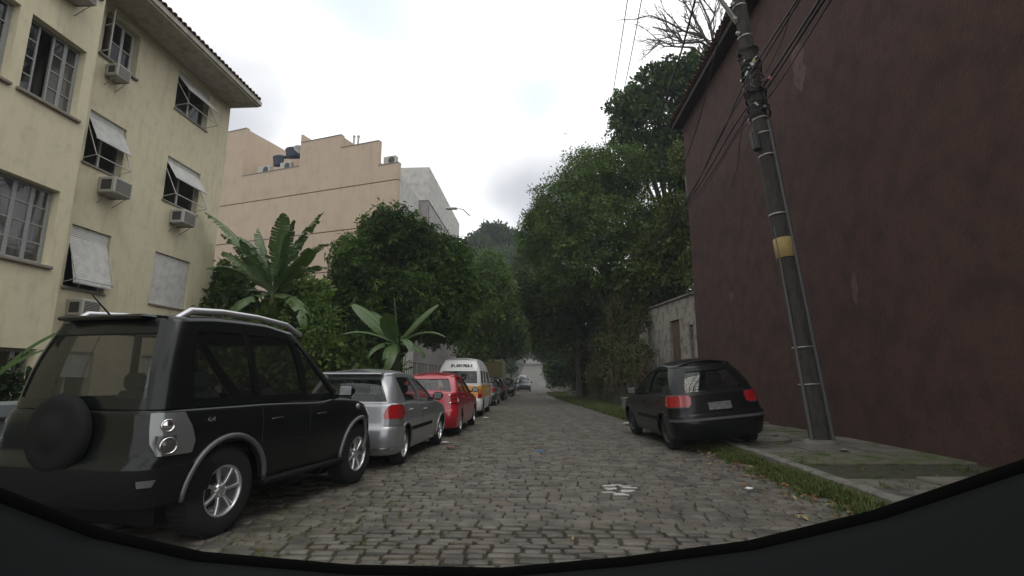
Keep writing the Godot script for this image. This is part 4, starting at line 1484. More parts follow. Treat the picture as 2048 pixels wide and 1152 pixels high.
# ---------------------------------------------------------------- ground, road, pavements
const LK := -4.15
const RK := 3.82
func road_y(d: float) -> float:
	return 0.0 if d < 72.0 else (d - 72.0) * (d - 72.0) * 0.0012 if d < 110 else 1.733 + (d - 110.0) * 0.0912
func road_right(d: float) -> float:
	return cv([[0.0, RK], [16.0, RK], [24.0, 3.2], [36.0, 2.2], [48.0, 1.7], [80.0, 1.6], [240.0, 1.6]], d)
func ground() -> void:
	var g1: Texture2D = T["mottle"]
	var earth := second(mk("earth", Color(0.055, 0.047, 0.034), 0.97, 0.0, T["grain"], Vector3(0.8, 0.8, 0.8), T["grit"], 1.2), noise_tex("moss", 41, 0.02, [[0.0, Color(0.55, 0.75, 0.4)], [0.4, Color(0.8, 0.9, 0.6)], [0.6, Color(1, 1, 1)], [1.0, Color(0.8, 0.75, 0.7)]], 512, 5), Vector3(0.4, 0.4, 0.4))
	MT.earth = earth
	# terrain: one sheet to the horizon, with a bank rising on the right and a slope ahead
	var m := M.new()
	var lats := [-600.0, -200.0, -80.0, -40.0, -20.0, -12.0, -8.0, -6.0, LK - 0.3, LK - 0.1, 0.0, 2.0, RK, 5.0, 6.5, 8.0, 10.0, 13.0, 17.0, 24.0, 40.0, 80.0, 200.0, 600.0]
	var ds := [-60.0, -10.0, 0.0, 5.0, 10.0, 15.0, 19.0, 21.0, 23.0, 25.0, 28.0, 32.0, 38.0, 46.0, 56.0, 66.0, 72.0, 80.0, 90.0, 97.0, 104.0, 110.0, 116.0, 140.0, 180.0, 240.0, 400.0, 900.0]
	var nz := FastNoiseLite.new()
	nz.seed = 4
	nz.frequency = 0.05
	var rows := []
	for d in ds:
		var r := PackedVector3Array()
		for l in lats:
			var y := minf(road_y(d), 24.0)
			var e: float = maxf(0.0, l - road_right(d) - 1.2)
			if d > 20.0 and l > 0:
				y += minf(e * 0.9, 9.0 + e * 0.12) * clampf((d - 20.0) / 4.0, 0, 1)
			if d > 60 and l < -5:
				y += minf((-5.0 - l) * 0.5, 14.0) * clampf((d - 60.0) / 40.0, 0, 1)
			if absf(l) > 6 and d > 20:
				y += nz.get_noise_2d(l, d) * 0.5
			r.append(S(l, y - 0.09, d))
		rows.append(r)
	m.grid(rows)
	struct("ground", m.done(), MT.earth)
	# road bed between the stones
	var b := M.new()
	rows = []
	for k in 80:
		var d := -12.0 + k * 3.6
		var r := PackedVector3Array()
		for q in 9:
			var l := lerpf(LK + 0.02, road_right(d) - 0.02, q / 8.0)
			r.append(S(l, road_y(d) - 0.028, d))
		rows.append(r)
	b.grid(rows)
	var road := struct("road", b.done(), MT.earth)
	stones(road)
	var fb := M.new()      # where the street climbs the stones can no longer be told apart
	rows = []
	for k in 46:
		var d := 73.5 + k * 4.0
		var r := PackedVector3Array()
		for q in 7:
			r.append(S(lerpf(LK + 0.3, 1.5, q / 6.0), road_y(d) + 0.004, d))
		rows.append(r)
	fb.grid(rows)
	struct("upper_road", fb.done(), second(mk("far_setts", Color(0.15, 0.14, 0.115), 0.8, 0.0, T["grain"], Vector3(1.2, 1.2, 1.2)), T["stain"], Vector3(0.15, 0.15, 0.15)))
	# right pavement: slabs of worn concrete behind a granite kerb
	var pv := M.new()
	rows = []
	for k in 18:
		var d := -12.0 + k * 2.0
		var r := PackedVector3Array()
		for q in 8:
			var l := lerpf(RK + 0.16, 7.6, q / 7.0)
			r.append(S(l, 0.098, d))
		rows.append(r)
	pv.grid(rows)
	var pave := struct("right_pavement", pv.done(), MT.earth)
	var sv := []
	for v in 4:
		var sl := M.new()
		sl.cbox(Vector3.ZERO, Vector3(0.985, 0.1, 1.13), 0.018, Basis())
		sv.append(sl.done())
	var tones := []
	for k in 3:
		var f: float = [1.0, 0.82, 1.12][k]
		var mm: StandardMaterial3D = MT.concrete.duplicate()
		mm.detail_albedo = T["moss"] if k == 1 else T["stain"]
		mm.albedo_color = (Color(0.15, 0.137, 0.11) * f).linear_to_srgb()
		mm.albedo_color.a = 1.0
		tones.append(mm)
	for k in range(-4, 18):
		for q in 4:
			var d := k * 1.15 + 0.6
			var l := RK + 0.16 + 0.49 + q * 0.995
			if rng.randf() < 0.12 and d > 4:
				continue
			var o := part("slab", sv[0], tones[rng.randi() % 3], pave)
			o.position = S(l, 0.088 + rng.randf_range(-0.02, 0.014), d)
			o.rotation = Vector3(rng.randf_range(-0.012, 0.012), 0.05 * -1.0 + rng.randf_range(-0.012, 0.012), rng.randf_range(-0.012, 0.012))
	var ks := M.new()
	ks.cbox(Vector3.ZERO, Vector3(0.17, 0.24, 0.93), 0.022)
	var kmesh := ks.done()
	var kerb := Node3D.new()
	kerb.name = "right_kerb"
	kerb.set_meta("kind", "structure")
	add_child(kerb)
	for k in range(-10, 25):
		var o := part("kerb_stone", kmesh, MT.kerb, kerb)
		o.position = S(RK + 0.07 + rng.randf_range(-0.012, 0.012), 0.035 + rng.randf_range(-0.015, 0.01), k * 0.955 + 0.4)
		o.rotation = Vector3(rng.randf_range(-0.01, 0.01), -0.05 + rng.randf_range(-0.012, 0.012), rng.randf_range(-0.03, 0.03))
	# broken raised slab by the pole
	for q in [[5.25, 0.155, 10.9, 0.62, 0.42, 0.3], [4.75, 0.15, 11.6, 0.4, 0.34, 1.2], [5.7, 0.15, 11.9, 0.45, 0.3, 0.7]]:
		var pm := M.new()
		var poly := PackedVector2Array()
		for k in 9:
			var an := TAU * k / 9
			poly.append(Vector2(cos(an) * q[3] * rng.randf_range(0.75, 1.1), sin(an) * q[4] * rng.randf_range(0.75, 1.1)))
		pm.prism(poly, 0.05, Transform3D(Basis(Vector3.RIGHT, PI / 2) * Basis(Vector3(0, 0, 1), q[5]), Vector3.ZERO))
		var o := part("broken_slab", pm.done(), tones[2], pave)
		o.position = P(q[0], q[1] + 0.03, q[2])
		o.rotation = Vector3(0.03, 0, 0.02)
	# left pavement and kerb
	var lp := M.new()
	rows = []
	for k in 30:
		var d := -12.0 + k * 3.0
		var r := PackedVector3Array()
		for q in 5:
			r.append(S(lerpf(-7.4, LK - 0.16, q / 4.0), 0.11 + road_y(d), d))
		rows.append(r)
	lp.grid(rows)
	struct("left_pavement", lp.done(), MT.concrete)
	var lk := Node3D.new()
	lk.name = "left_kerb"
	lk.set_meta("kind", "structure")
	add_child(lk)
	for k in range(-4, 62):
		var o := part("kerb_stone", kmesh, MT.kerb, lk)
		o.position = S(LK - 0.075, 0.012 + rng.randf_range(-0.012, 0.01), k * 0.955 + 0.4)
		o.rotation = Vector3(0, -0.05 + rng.randf_range(-0.012, 0.012), 0)

func stones(road: Node3D) -> void:
	# worn granite setts in rows across the street; the nearest ones are pieces of their own
	var tones := [Color(0.15, 0.138, 0.113), Color(0.112, 0.104, 0.086), Color(0.178, 0.164, 0.134), Color(0.14, 0.12, 0.09)]
	var mats := []
	for c in tones:
		mats.append(second(mk("sett", c, 0.62, 0.0, T["grain"], Vector3(2.2, 2.2, 2.2), T["grit"], 0.7), T["stain"], Vector3(0.28, 0.28, 0.28)))
	var variants := []
	for v in 8:
		variants.append(sett_points(v))
	var near := []
	var verts := PackedVector3Array()
	var cols := PackedColorArray()
	var d := 2.2
	var row := 0
	var list := []
	while d < 74.0:
		var depth := rng.randf_range(0.1, 0.122)
		var l := LK + 0.05 + rng.randf_range(0.0, 0.15)
		var rr := road_right(d)
		while l < rr - 0.08:
			var wd := minf(rng.randf_range(0.16, 0.28), rr - l)
			if wd > 0.08:
				list.append([l + wd / 2, d + depth / 2 + 0.02 * sin(l * 0.7 + row), wd - rng.randf_range(0.005, 0.028), depth - rng.randf_range(0.006, 0.024)])
			l += wd
		d += depth
		row += 1
	var order := []
	for i in list.size():
		var q: Array = list[i]
		var hidden: bool = q[0] < -2.05 and q[1] < 16.0 and q[1] > 3.0
		order.append([(0.0 if not hidden else 50.0) + Vector2(q[0] + SLANT * q[1], q[1]).length() + (0.0 if q[1] > 3.6 else 60.0), i])
	order.sort_custom(func(a, b): return a[0] < b[0])
	var painted := []
	var single := {}
	for k in 300:
		single[order[k][1]] = true
	var meshes := []
	var arrays := []
	var norms := PackedVector3Array()
	for v in 8:
		meshes.append(sett_mesh(variants[v]))
		var sa: Array = meshes[v].surface_get_arrays(0)
		arrays.append([sa[Mesh.ARRAY_VERTEX], sa[Mesh.ARRAY_NORMAL]])
	var tint := PackedColorArray()
	tint.resize(arrays[0][0].size())
	for i in list.size():
		var q: Array = list[i]
		var y := road_y(q[1]) + rng.randf_range(-0.014, 0.007)
		var basis := Basis.from_euler(Vector3(rng.randf_range(-0.06, 0.06), -SLANT + rng.randf_range(-0.03, 0.03), rng.randf_range(-0.025, 0.025))) * Basis.from_scale(Vector3(q[2], 1.0, q[3]))
		var xf := Transform3D(basis, S(q[0], y, q[1]))
		var pp := S(q[0], 0, q[1])
		if Vector2((pp.x - 1.4) / 0.2, (-pp.z - 6.95) / 0.42).length() + rng.randf_range(-0.25, 0.25) < 1.0:
			painted.append(xf)
		var v := rng.randi() % 8
		var tone := rng.randi() % 4
		if single.has(i):
			var o := part("cobblestone", meshes[v], mats[tone], road)
			o.transform = xf
		else:
			verts.append_array(xf * arrays[v][0])
			norms.append_array(Transform3D(xf.basis.orthonormalized(), Vector3.ZERO) * arrays[v][1])
			tint.fill(Color(tones[tone].r / tones[2].r, tones[tone].g / tones[2].g, tones[tone].b / tones[2].b))
			cols.append_array(tint)
	var am := ArrayMesh.new()
	var arr := []
	arr.resize(Mesh.ARRAY_MAX)
	arr[Mesh.ARRAY_VERTEX] = verts
	arr[Mesh.ARRAY_NORMAL] = norms
	arr[Mesh.ARRAY_COLOR] = cols
	am.add_surface_from_arrays(Mesh.PRIMITIVE_TRIANGLES, arr)
	var far: StandardMaterial3D = mats[2].duplicate()
	far.vertex_color_use_as_albedo = true
	var o := part("cobblestones", am, far, road)
	tag(o, "", "", "", "stuff")
	# old white paint left on a few stones
	var wp := mk("old_white_paint", Color(0.5, 0.48, 0.45), 0.8, 0.0, T["grain"], Vector3(3, 3, 3))
	for xf in painted:      # a worn coat that follows each stone's top
		var pm := M.new()
		var poly := PackedVector2Array()
		var cut := rng.randf_range(0.55, 0.95)
		for j in 16:
			var an := TAU * j / 16
			var e := Vector2(cos(an), sin(an))
			e = e / maxf(absf(e.x), absf(e.y)) * 0.42
			poly.append(e * Vector2(rng.randf_range(cut, 1.0), rng.randf_range(cut, 1.0)))
		pm.prism(poly, 0.0035, Transform3D(Basis(Vector3.RIGHT, PI / 2), Vector3(0, 0.0055, 0)))
		part("paint_mark", pm.done(), wp, road).transform = xf
func sett_points(v: int) -> PackedVector3Array:
	var r := RandomNumberGenerator.new()
	r.seed = 900 + v
	var top := []
	var mid := []
	var low := []
	var k := 8
	var outline := [Vector2(0.5, -0.36), Vector2(0.5, 0.36), Vector2(0.43, 0.5), Vector2(-0.43, 0.5), Vector2(-0.5, 0.36), Vector2(-0.5, -0.36), Vector2(-0.43, -0.5), Vector2(0.43, -0.5)]
	for j in k:
		var sq: Vector2 = outline[j] * r.randf_range(0.95, 1.0)
		mid.append(Vector3(sq.x, -0.01, sq.y))
		low.append(Vector3(sq.x * 0.98, -0.06, sq.y * 0.98))
		top.append(Vector3(sq.x * 0.9, 0.0 + r.randf_range(-0.003, 0.003), sq.y * 0.87))
	var c := Vector3(r.randf_range(-0.05, 0.05), 0.003, r.randf_range(-0.05, 0.05))
	var out := PackedVector3Array()
	for j in k:
		var n := (j + 1) % k
		out.append_array([c, top[j], top[n]])
		out.append_array([top[j], mid[j], mid[n], top[j], mid[n], top[n]])
		out.append_array([mid[j], low[j], low[n], mid[j], low[n], mid[n]])
	return out
func sett_mesh(p: PackedVector3Array) -> ArrayMesh:
	var m := M.new()
	m.sm()
	for i in range(0, p.size(), 3):
		m.tri(p[i], p[i + 1], p[i + 2])
	return m.done()
# ---------------------------------------------------------------- plants
var LF := {}
func leaf_clump(key: String, k: int, long: float, wide: float, droop: float, seed_: int, ball := 0.25) -> void:
	var r := RandomNumberGenerator.new()
	r.seed = seed_
	var v := PackedVector3Array()
	var nn := PackedVector3Array()
	for i in k:
		var d := Vector3(r.randfn(), r.randfn() * 0.6 + 0.45, r.randfn()).normalized()
		var b := d * r.randf_range(0.0, ball)
		d = (d + Vector3(0, -droop * r.randf(), 0) + Vector3(r.randfn(), r.randfn(), r.randfn()) * 0.25).normalized()
		var s := d.cross(Vector3(r.randfn(), r.randfn(), r.randfn())).normalized()
		var n := s.cross(d).normalized()
		var l := long * r.randf_range(0.7, 1.15)
		var w := wide * r.randf_range(0.8, 1.15)
		var p := b + d * l * 0.5 + n * w * 0.3
		v.append_array([b, p + s * w, b + d * l + Vector3(0, -droop * l * 0.25, 0), p - s * w])
		nn.append_array([-n, -n, -n, -n])
	LF[key] = [v, nn]
func leaf_mat(called: String, through := 0.75) -> StandardMaterial3D:
	if MT.has(called):
		return MT[called]
	var m := mk(called, Color(1, 1, 1), 0.6)
	m.metallic_specular = 0.3
	m.vertex_color_use_as_albedo = true
	m.backlight_enabled = true
	m.backlight = Color(through, through, through * 0.6)
	MT[called] = m
	return m
func foliage(called: String, parent: Node, lobes: Array, clump: Array, m: Material, per_m2: float, size: Vector2, ca: Color, cb: Color, seed_: int, gap := -0.25, low_cut := -1.0) -> MeshInstance3D:   # lobes: [centre, radius, flattening]
	var r := RandomNumberGenerator.new()
	r.seed = seed_
	var nz := FastNoiseLite.new()
	nz.seed = seed_
	nz.frequency = 0.35
	var xs: Array[Transform3D] = []
	var cs: Array[Color] = []
	for lb in lobes:
		var c: Vector3 = lb[0]
		var rad: float = lb[1]
		var fl: float = lb[2] if lb.size() > 2 else 0.85
		var count := int(4 * PI * rad * rad * per_m2)
		for i in count:
			var d := Vector3(r.randfn(), r.randfn(), r.randfn()).normalized()
			if d.y < low_cut:
				continue
			var q := pow(r.randf(), 0.3)
			var bump := 1.0 + 0.38 * nz.get_noise_3dv(c * 3.0 + d * rad * 2.6)
			if r.randf() < 0.05:
				bump *= r.randf_range(1.03, 1.22)
			var p := c + d * rad * q * bump * Vector3(1, fl, 1)
			var inside := false
			for l2 in lobes:
				if l2 == lb:
					continue
				var dd: Vector3 = (p - l2[0]) / Vector3(1, l2[2] if l2.size() > 2 else 0.85, 1)
				if dd.length() < float(l2[1]) * 0.62:
					inside = true
					break
			if inside or nz.get_noise_3dv(p * 2.6) < gap:
				continue
			var up := (d * 0.8 + Vector3(0, 0.7, 0) + Vector3(r.randfn(), r.randfn(), r.randfn()) * 0.35).normalized()
			var x := up.cross(Vector3(r.randfn(), r.randfn(), r.randfn())).normalized()
			var s := r.randf_range(size.x, size.y)
			xs.append(Transform3D(Basis(x, up, x.cross(up)).scaled(Vector3(s, s, s)), p))
			var t := clampf(0.5 + 0.5 * nz.get_noise_3dv(p * 1.3 + Vector3(50, 0, 0)) * 1.9 + r.randfn() * 0.26, 0, 1)
			cs.append(ca.lerp(cb, t))
	var kv: PackedVector3Array = clump[0]
	var kn: PackedVector3Array = clump[1]
	var vv := PackedVector3Array()
	var vn := PackedVector3Array()
	var vc := PackedColorArray()
	var tint := PackedColorArray()
	tint.resize(kv.size())
	for i in xs.size():
		vv.append_array(xs[i] * kv)
		vn.append_array(Transform3D(xs[i].basis.orthonormalized(), Vector3.ZERO) * kn)
		tint.fill(cs[i])
		vc.append_array(tint)
	var ix := PackedInt32Array()
	ix.resize(vv.size() / 4 * 6)
	var o6 := 0
	for q in range(0, vv.size(), 4):
		ix[o6] = q
		ix[o6 + 1] = q + 1
		ix[o6 + 2] = q + 2
		ix[o6 + 3] = q
		ix[o6 + 4] = q + 2
		ix[o6 + 5] = q + 3
		o6 += 6
	var arr := []
	arr.resize(Mesh.ARRAY_MAX)
	arr[Mesh.ARRAY_VERTEX] = vv
	arr[Mesh.ARRAY_NORMAL] = vn
	arr[Mesh.ARRAY_COLOR] = vc
	arr[Mesh.ARRAY_INDEX] = ix
	var am := ArrayMesh.new()
	am.add_surface_from_arrays(Mesh.PRIMITIVE_TRIANGLES, arr)
	n_leaf += xs.size()
	return part(called, am, m, parent)
var n_leaf := 0
func limbs(parent: Node, base: Vector3, fork: Vector3, ends: Array, r0: float, m: Material, seed_: int) -> void:
	var r := RandomNumberGenerator.new()
	r.seed = seed_
	var t := M.new()
	var pts := []
	var rads := []
	for k in 7:
		var q := k / 6.0
		pts.append(base.lerp(fork, q) + Vector3(r.randfn(), 0, r.randfn()) * r0 * 0.35 * sin(q * PI))
		rads.append(r0 * (1.35 if k == 0 else 1.0 - 0.4 * q))
	t.tube(pts, rads, 10)
	for e in ends:
		var p: Array = []
		var rr: Array = []
		for k in 6:
			var q := k / 5.0
			p.append(fork.lerp(e, q) + Vector3(0, sin(q * PI) * 0.25, 0) + Vector3(r.randfn(), r.randfn(), r.randfn()) * 0.1 * q)
			rr.append(r0 * 0.55 * (1.0 - 0.8 * q))
		t.tube(p, rr, 7)
		for k in 3:
			var a: Vector3 = p[2 + k]
			var b := a + Vector3(r.randfn(), r.randf() + 0.2, r.randfn()).normalized() * r.randf_range(0.6, 1.3)
			t.tube([a, a.lerp(b, 0.5) + Vector3(0, 0.06, 0), b], [r0 * 0.2, r0 * 0.13, r0 * 0.05], 5)
	part("trunk", t.done(), m, parent)
func tree(called: String, label: String, base: Vector3, r0: float, lobes: Array, clump: String, m: Material, per_m2: float, size: Vector2, ca: Color, cb: Color, seed_: int, group := "", gap := -0.25, bark: Material = null, low_cut := -1.0) -> Node3D:
	var root := thing(called, label, "tree", base, 0.0, group)
	var mid := Vector3.ZERO
	var ls := []
	var ends := []
	for l in lobes:
		mid += l[0] / lobes.size()
		ls.append([l[0] - base, l[1], l[2] if l.size() > 2 else 0.85])
		ends.append(l[0] - base)
	var fork := Vector3((mid - base).x * 0.5, maxf((mid - base).y * 0.45, 0.6), (mid - base).z * 0.5)
	limbs(root, Vector3(0, -0.3, 0), fork, ends, r0, bark if bark else MT.bark, seed_)
	foliage("crown", root, ls, LF[clump], m, per_m2, size, ca, cb, seed_, gap, low_cut)
	return root

func banana_leaf(long: float, wide: float, droop: float, tear: float, seed_: int) -> ArrayMesh:   # grows along +z, bends down
	var r := RandomNumberGenerator.new()
	r.seed = seed_
	var m := M.new()
	m.flat()
	var k := 26
	var pts := []
	for i in k + 1:
		var q := float(i) / k
		var ang := droop * q * q
		pts.append(Vector3(0, 0, 0) if i == 0 else pts[i - 1] + Vector3(0, -sin(ang), cos(ang)) * long / k)
	var stalk := 4
	for sd in [-1.0, 1.0]:
		var sag := 0.25
		for i in range(stalk, k):
			var q0 := float(i - stalk) / (k - stalk)
			var q1 := float(i + 1 - stalk) / (k - stalk)
			var w0 := wide * pow(sin(PI * clampf(q0 * 0.94 + 0.05, 0, 1)), 0.55)
			var w1 := wide * pow(sin(PI * clampf(q1 * 0.94 + 0.05, 0, 1)), 0.55) if i < k - 1 else 0.02
			if r.randf() < tear:
				sag = r.randf_range(0.05, 0.85)
			var cut := 0.02 if r.randf() < tear else 0.0
			var a: Vector3 = pts[i]
			var b: Vector3 = pts[i + 1]
			var dz := (b - a)
			var e0 := a + Vector3(sd * w0 * cos(sag), -w0 * sin(sag), 0) + dz * (0.35 + cut * 4)
			var e1 := b + Vector3(sd * w1 * cos(sag), -w1 * sin(sag), 0) + dz * (0.35 - cut * 8)
			var h0 := a + Vector3(sd * w0 * 0.5 * cos(sag * 0.6), -w0 * 0.5 * sin(sag * 0.6) + 0.02, 0) + dz * (0.15 + cut)
			var h1 := b + Vector3(sd * w1 * 0.5 * cos(sag * 0.6), -w1 * 0.5 * sin(sag * 0.6) + 0.02, 0) + dz * (0.15 - cut * 3)
			m.quad(a, b, h1, h0)
			m.quad(h0, h1, e1, e0)
	var rads := []
	for i in k + 1:
		rads.append(lerpf(0.032, 0.006, float(i) / k))
	m.tube(pts, rads, 6)
	return m.done()
func banana(label: String, base: Vector3, crown: Vector3, r0: float, tips: Array, seed_: int) -> void:   # tips: [where the leaf points to, width, droop, tear]
	var root := thing("banana_plant", label, "banana plant", base, 0.0, "banana plants in the garden")
	var t := M.new()
	var c := crown - base
	t.tube([Vector3(0, -0.1, 0), c * 0.3, c * 0.7, c + Vector3(0, 0.15, 0)], [r0 * 1.2, r0, r0 * 0.85, r0 * 0.45], 12)
	part("stem", t.done(), MT.banana_stem, root)
	var i := 0
	for q in tips:
		var v: Vector3 = q[0] - crown
		var o := part("leaf", banana_leaf(v.length() * 1.08, q[1], q[2], q[3], seed_ + i), MT.banana_leaf if i % 3 else MT.banana_leaf_pale, root)
		var z := v.normalized()
		z = (z + Vector3(0, q[2] * 0.33, 0)).normalized()
		var x := Vector3.UP.cross(z).normalized()
		if x.length() < 0.3:
			x = Vector3.RIGHT
		var roll: float = q[4] if q.size() > 4 else 0.0
		o.transform = Transform3D(Basis(x, z.cross(x), z) * Basis(Vector3(0, 0, 1), roll), c)
		i += 1

func plants() -> void:
	leaf_clump("mango", 16, 0.22, 0.026, 0.9, 11, 0.2)
	leaf_clump("broad", 14, 0.24, 0.06, 0.4, 12, 0.28)
	leaf_clump("fine", 22, 0.15, 0.035, 0.3, 13, 0.3)
	leaf_clump("palmate", 12, 0.3, 0.075, 0.5, 14, 0.25)
	leaf_clump("vine", 14, 0.13, 0.05, 0.8, 15, 0.3)
	var grain: Texture2D = T["wood"]
	MT.bark = mk("bark", Color(0.06, 0.05, 0.04), 0.95, 0.0, grain, Vector3(1.5, 0.4, 1.5), T["grit"], 2.0)
	MT.bark_pale = mk("pale_bark", Color(0.13, 0.11, 0.09), 0.95, 0.0, grain, Vector3(1.5, 0.4, 1.5), T["grit"], 2.0)
	MT.banana_stem = mk("banana_stem", Color(0.08, 0.09, 0.04), 0.8, 0.0, grain, Vector3(2, 0.3, 2))
	MT.banana_leaf = mk("banana_leaf", Color(0.07, 0.125, 0.036), 0.45, 0.0, T["mottle"], Vector3(0.8, 0.8, 0.8))
	MT.banana_leaf_pale = mk("banana_leaf_pale", Color(0.09, 0.15, 0.05), 0.45, 0.0, T["mottle"], Vector3(0.8, 0.8, 0.8))
	for b in [MT.banana_leaf, MT.banana_leaf_pale]:
		b.backlight_enabled = true
		b.backlight = Color(0.55, 0.6, 0.25)
	var L := leaf_mat("leaf")
	var G1 := Color(0.034, 0.062, 0.018)
	var G2 := Color(0.115, 0.180, 0.040)
	var D1 := Color(0.022, 0.042, 0.016)
	var D2 := Color(0.052, 0.090, 0.028)
	# mango tree in the garden
	var lm := []
	for q in [[790, 470, 85, 19.5], [730, 520, 80, 19.0], [700, 590, 65, 18.5], [850, 520, 90, 20.0], [905, 500, 48, 21.0], [920, 570, 60, 20.5], [800, 600, 100, 19.0], [880, 630, 70, 20.0], [740, 640, 60, 18.8], [690, 650, 45, 18.4]]:
		lm.append([at(q[0], q[1] + 8, q[3]), q[2] / FOCAL * q[3] * 0.87, 0.9])
	tree("mango_tree", "dense dark mango tree with a rounded crown before the tan building", P(-4.5, 0, 19.8), 0.3, lm, "mango", L, 26.0, Vector2(0.85, 1.35), D1, Color(0.075, 0.135, 0.026), 101, "", -0.42)
	# banana plants
	var c := at(545, 590, 15.8)
	banana("tall banana plant with torn upright leaves against the tan wall", Vector3(c.x + 0.1, 0.0, c.z), c, 0.17, [
		[at(440, 422, 15.6), 0.33, 0.6, 0.8], [at(492, 455, 16.4), 0.36, 0.9, 0.7], [at(562, 440, 15.6), 0.38, 0.35, 0.6], [at(618, 425, 16.0), 0.31, 0.5, 0.7], [at(640, 475, 15.2), 0.24, 1.0, 0.5],
		[at(425, 525, 15.0), 0.3, 1.1, 0.2], [at(622, 505, 14.8), 0.3, 0.3, 0.1], [at(652, 520, 15.8), 0.28, 1.3, 0.6], [at(455, 640, 14.6), 0.3, 1.4, 0.4], [at(610, 660, 14.5), 0.28, 1.5, 0.5], [at(500, 480, 15.0), 0.34, 0.6, 0.5], [at(530, 465, 16.2), 0.36, 0.3, 0.5, 0.6], [at(590, 470, 16.2), 0.36, 0.35, 0.5, -0.6], [at(575, 450, 15.0), 0.33, 0.2, 0.4, 0.9], [at(470, 470, 16.4), 0.34, 0.6, 0.6, 0.5], [at(600, 620, 14.8), 0.34, 0.8, 0.3], [at(480, 590, 16.4), 0.34, 0.9, 0.5], [at(455, 500, 15.4), 0.3, 0.6, 0.5, -0.5]], 300)
	c = at(795, 690, 15.5)
	banana("low young banana plant with arching smooth leaves above the silver hatchback", Vector3(c.x, 0.0, c.z), c, 0.1, [
		[at(866, 612, 15.2), 0.16, 0.5, 0.05, 1.0], [at(888, 668, 15.0), 0.17, 1.1, 0.05], [at(822, 700, 14.2), 0.16, 1.3, 0.0], [at(712, 612, 15.0), 0.3, 0.4, 0.05, -0.9], [at(738, 610, 16.2), 0.26, 0.9, 0.05], [at(790, 602, 15.5), 0.05, 0.05, 0.0], [at(735, 715, 14.6), 0.14, 1.4, 0.05], [at(690, 665, 14.8), 0.28, 0.9, 0.0], [at(760, 630, 14.6), 0.26, 0.5, 0.1, 0.8], [at(840, 640, 15.8), 0.22, 0.6, 0.1, -0.7], [at(775, 740, 14.2), 0.22, 1.5, 0.1], [at(850, 715, 15.0), 0.2, 1.4, 0.1], [at(720, 680, 15.6), 0.28, 1.0, 0.1]], 340)
	# garden shrubs between the cream house and the van
	var k := 0
	for q in [[470, 640, 60, 16.5, "leafy shrub against the cream building's corner"], [540, 690, 70, 16.0, "dark shrub below the tall banana plant"], [620, 690, 75, 15.5, "bushy shrub above the black car's windshield"], [690, 730, 55, 15.2, "low shrub behind the silver hatchback's roof"], [600, 610, 45, 16.8, "yellow-green shrub right of the tall banana plant's stem"], [750, 700, 40, 16.5, "small shrub behind the young banana plant"], [455, 560, 35, 17.2, "climbing shrub at the cream building's edge"]]:
		var p := at(q[0], q[1], q[3])
		var rad: float = q[2] / FOCAL * q[3]
		tree("garden_shrub", q[4], Vector3(p.x, 0.05, p.z), 0.08, [[p, rad, 1.0], [p + Vector3(rad * 0.6, -rad * 0.8, 0.3), rad * 0.9, 1.0], [p + Vector3(-rad * 0.6, -rad * 1.0, 0.2), rad * 0.9, 1.0], [Vector3(p.x, maxf(0.8, p.y - rad * 1.7), p.z), rad * 0.9, 1.0]], ["broad", "palmate", "fine"][k % 3], L, 16.0, Vector2(0.8, 1.3), G1, G2 * (1.25 if k == 4 else 0.85), 400 + k, "garden shrubs")
		k += 1
	# trees along the left kerb further on
	for q in [["dark left street tree hiding the foot of the hill", [[1010, 640, 22], [1035, 700, 16], [1020, 735, 14], [1030, 660, 20]], 82.0, -4.2, "broad", D1, D2 * 1.3], ["slender left street tree standing just beyond the van", [[970, 560, 50], [985, 610, 50], [955, 630, 55], [945, 690, 40]], 30.0, -4.9, "fine", G1, G2], ["left street tree arching low over the far parked cars", [[1000, 600, 45], [1015, 650, 45], [990, 680, 45], [1030, 690, 25]], 44.0, -4.8, "broad", G1, G2], ["pale leafed left tree below the far hill", [[975, 530, 32], [1005, 560, 30], [1030, 620, 24], [1020, 690, 22]], 62.0, -5.0, "fine", G1, G2 * 1.15]]:
		var ls := []
		for e in q[1]:
			ls.append([at(e[0], e[1], q[2]), e[2] / FOCAL * q[2], 1.0])
		tree("street_tree", q[0], S(q[3], road_y(q[2]), q[2]), 0.22, ls, q[4], L, 9.0 if q[2] < 50 else 6.0, Vector2(1.1, 1.8), q[5], q[6], 500 + int(q[2]), "trees along the street")
	# dark trees on the far hill
	k = 0
	for q in [[985, 470, 26, 105.0, "far hill tree left of the street's gap"], [1015, 480, 26, 110.0, "far hill tree right above the street's gap"], [955, 490, 22, 100.0, "far hill tree beside the tan building's end"], [1040, 495, 22, 108.0, "far hill tree touching the big right-hand canopy"], [1000, 530, 40, 98.0, "broad dark tree low on the far hill"]]:
		var p := at(q[0], q[1], q[3])
		var rad: float = q[2] / FOCAL * q[3]
		tree("hill_tree", q[4], Vector3(p.x, maxf(3.0, p.y - rad * 4.0), p.z), 0.4, [[p, rad, 0.8], [p + Vector3(rad * 0.7, -rad * 0.5, 1), rad * 0.8, 0.8], [p + Vector3(-rad * 0.7, -rad * 0.6, 0), rad * 0.8, 0.8], [p + Vector3(0, -rad * 1.6, 0), rad * 1.2, 1.1]], "broad", L, 3.5, Vector2(2.4, 4.2), D1, D2 * 1.2, 600 + k, "trees on the far hill")
		k += 1
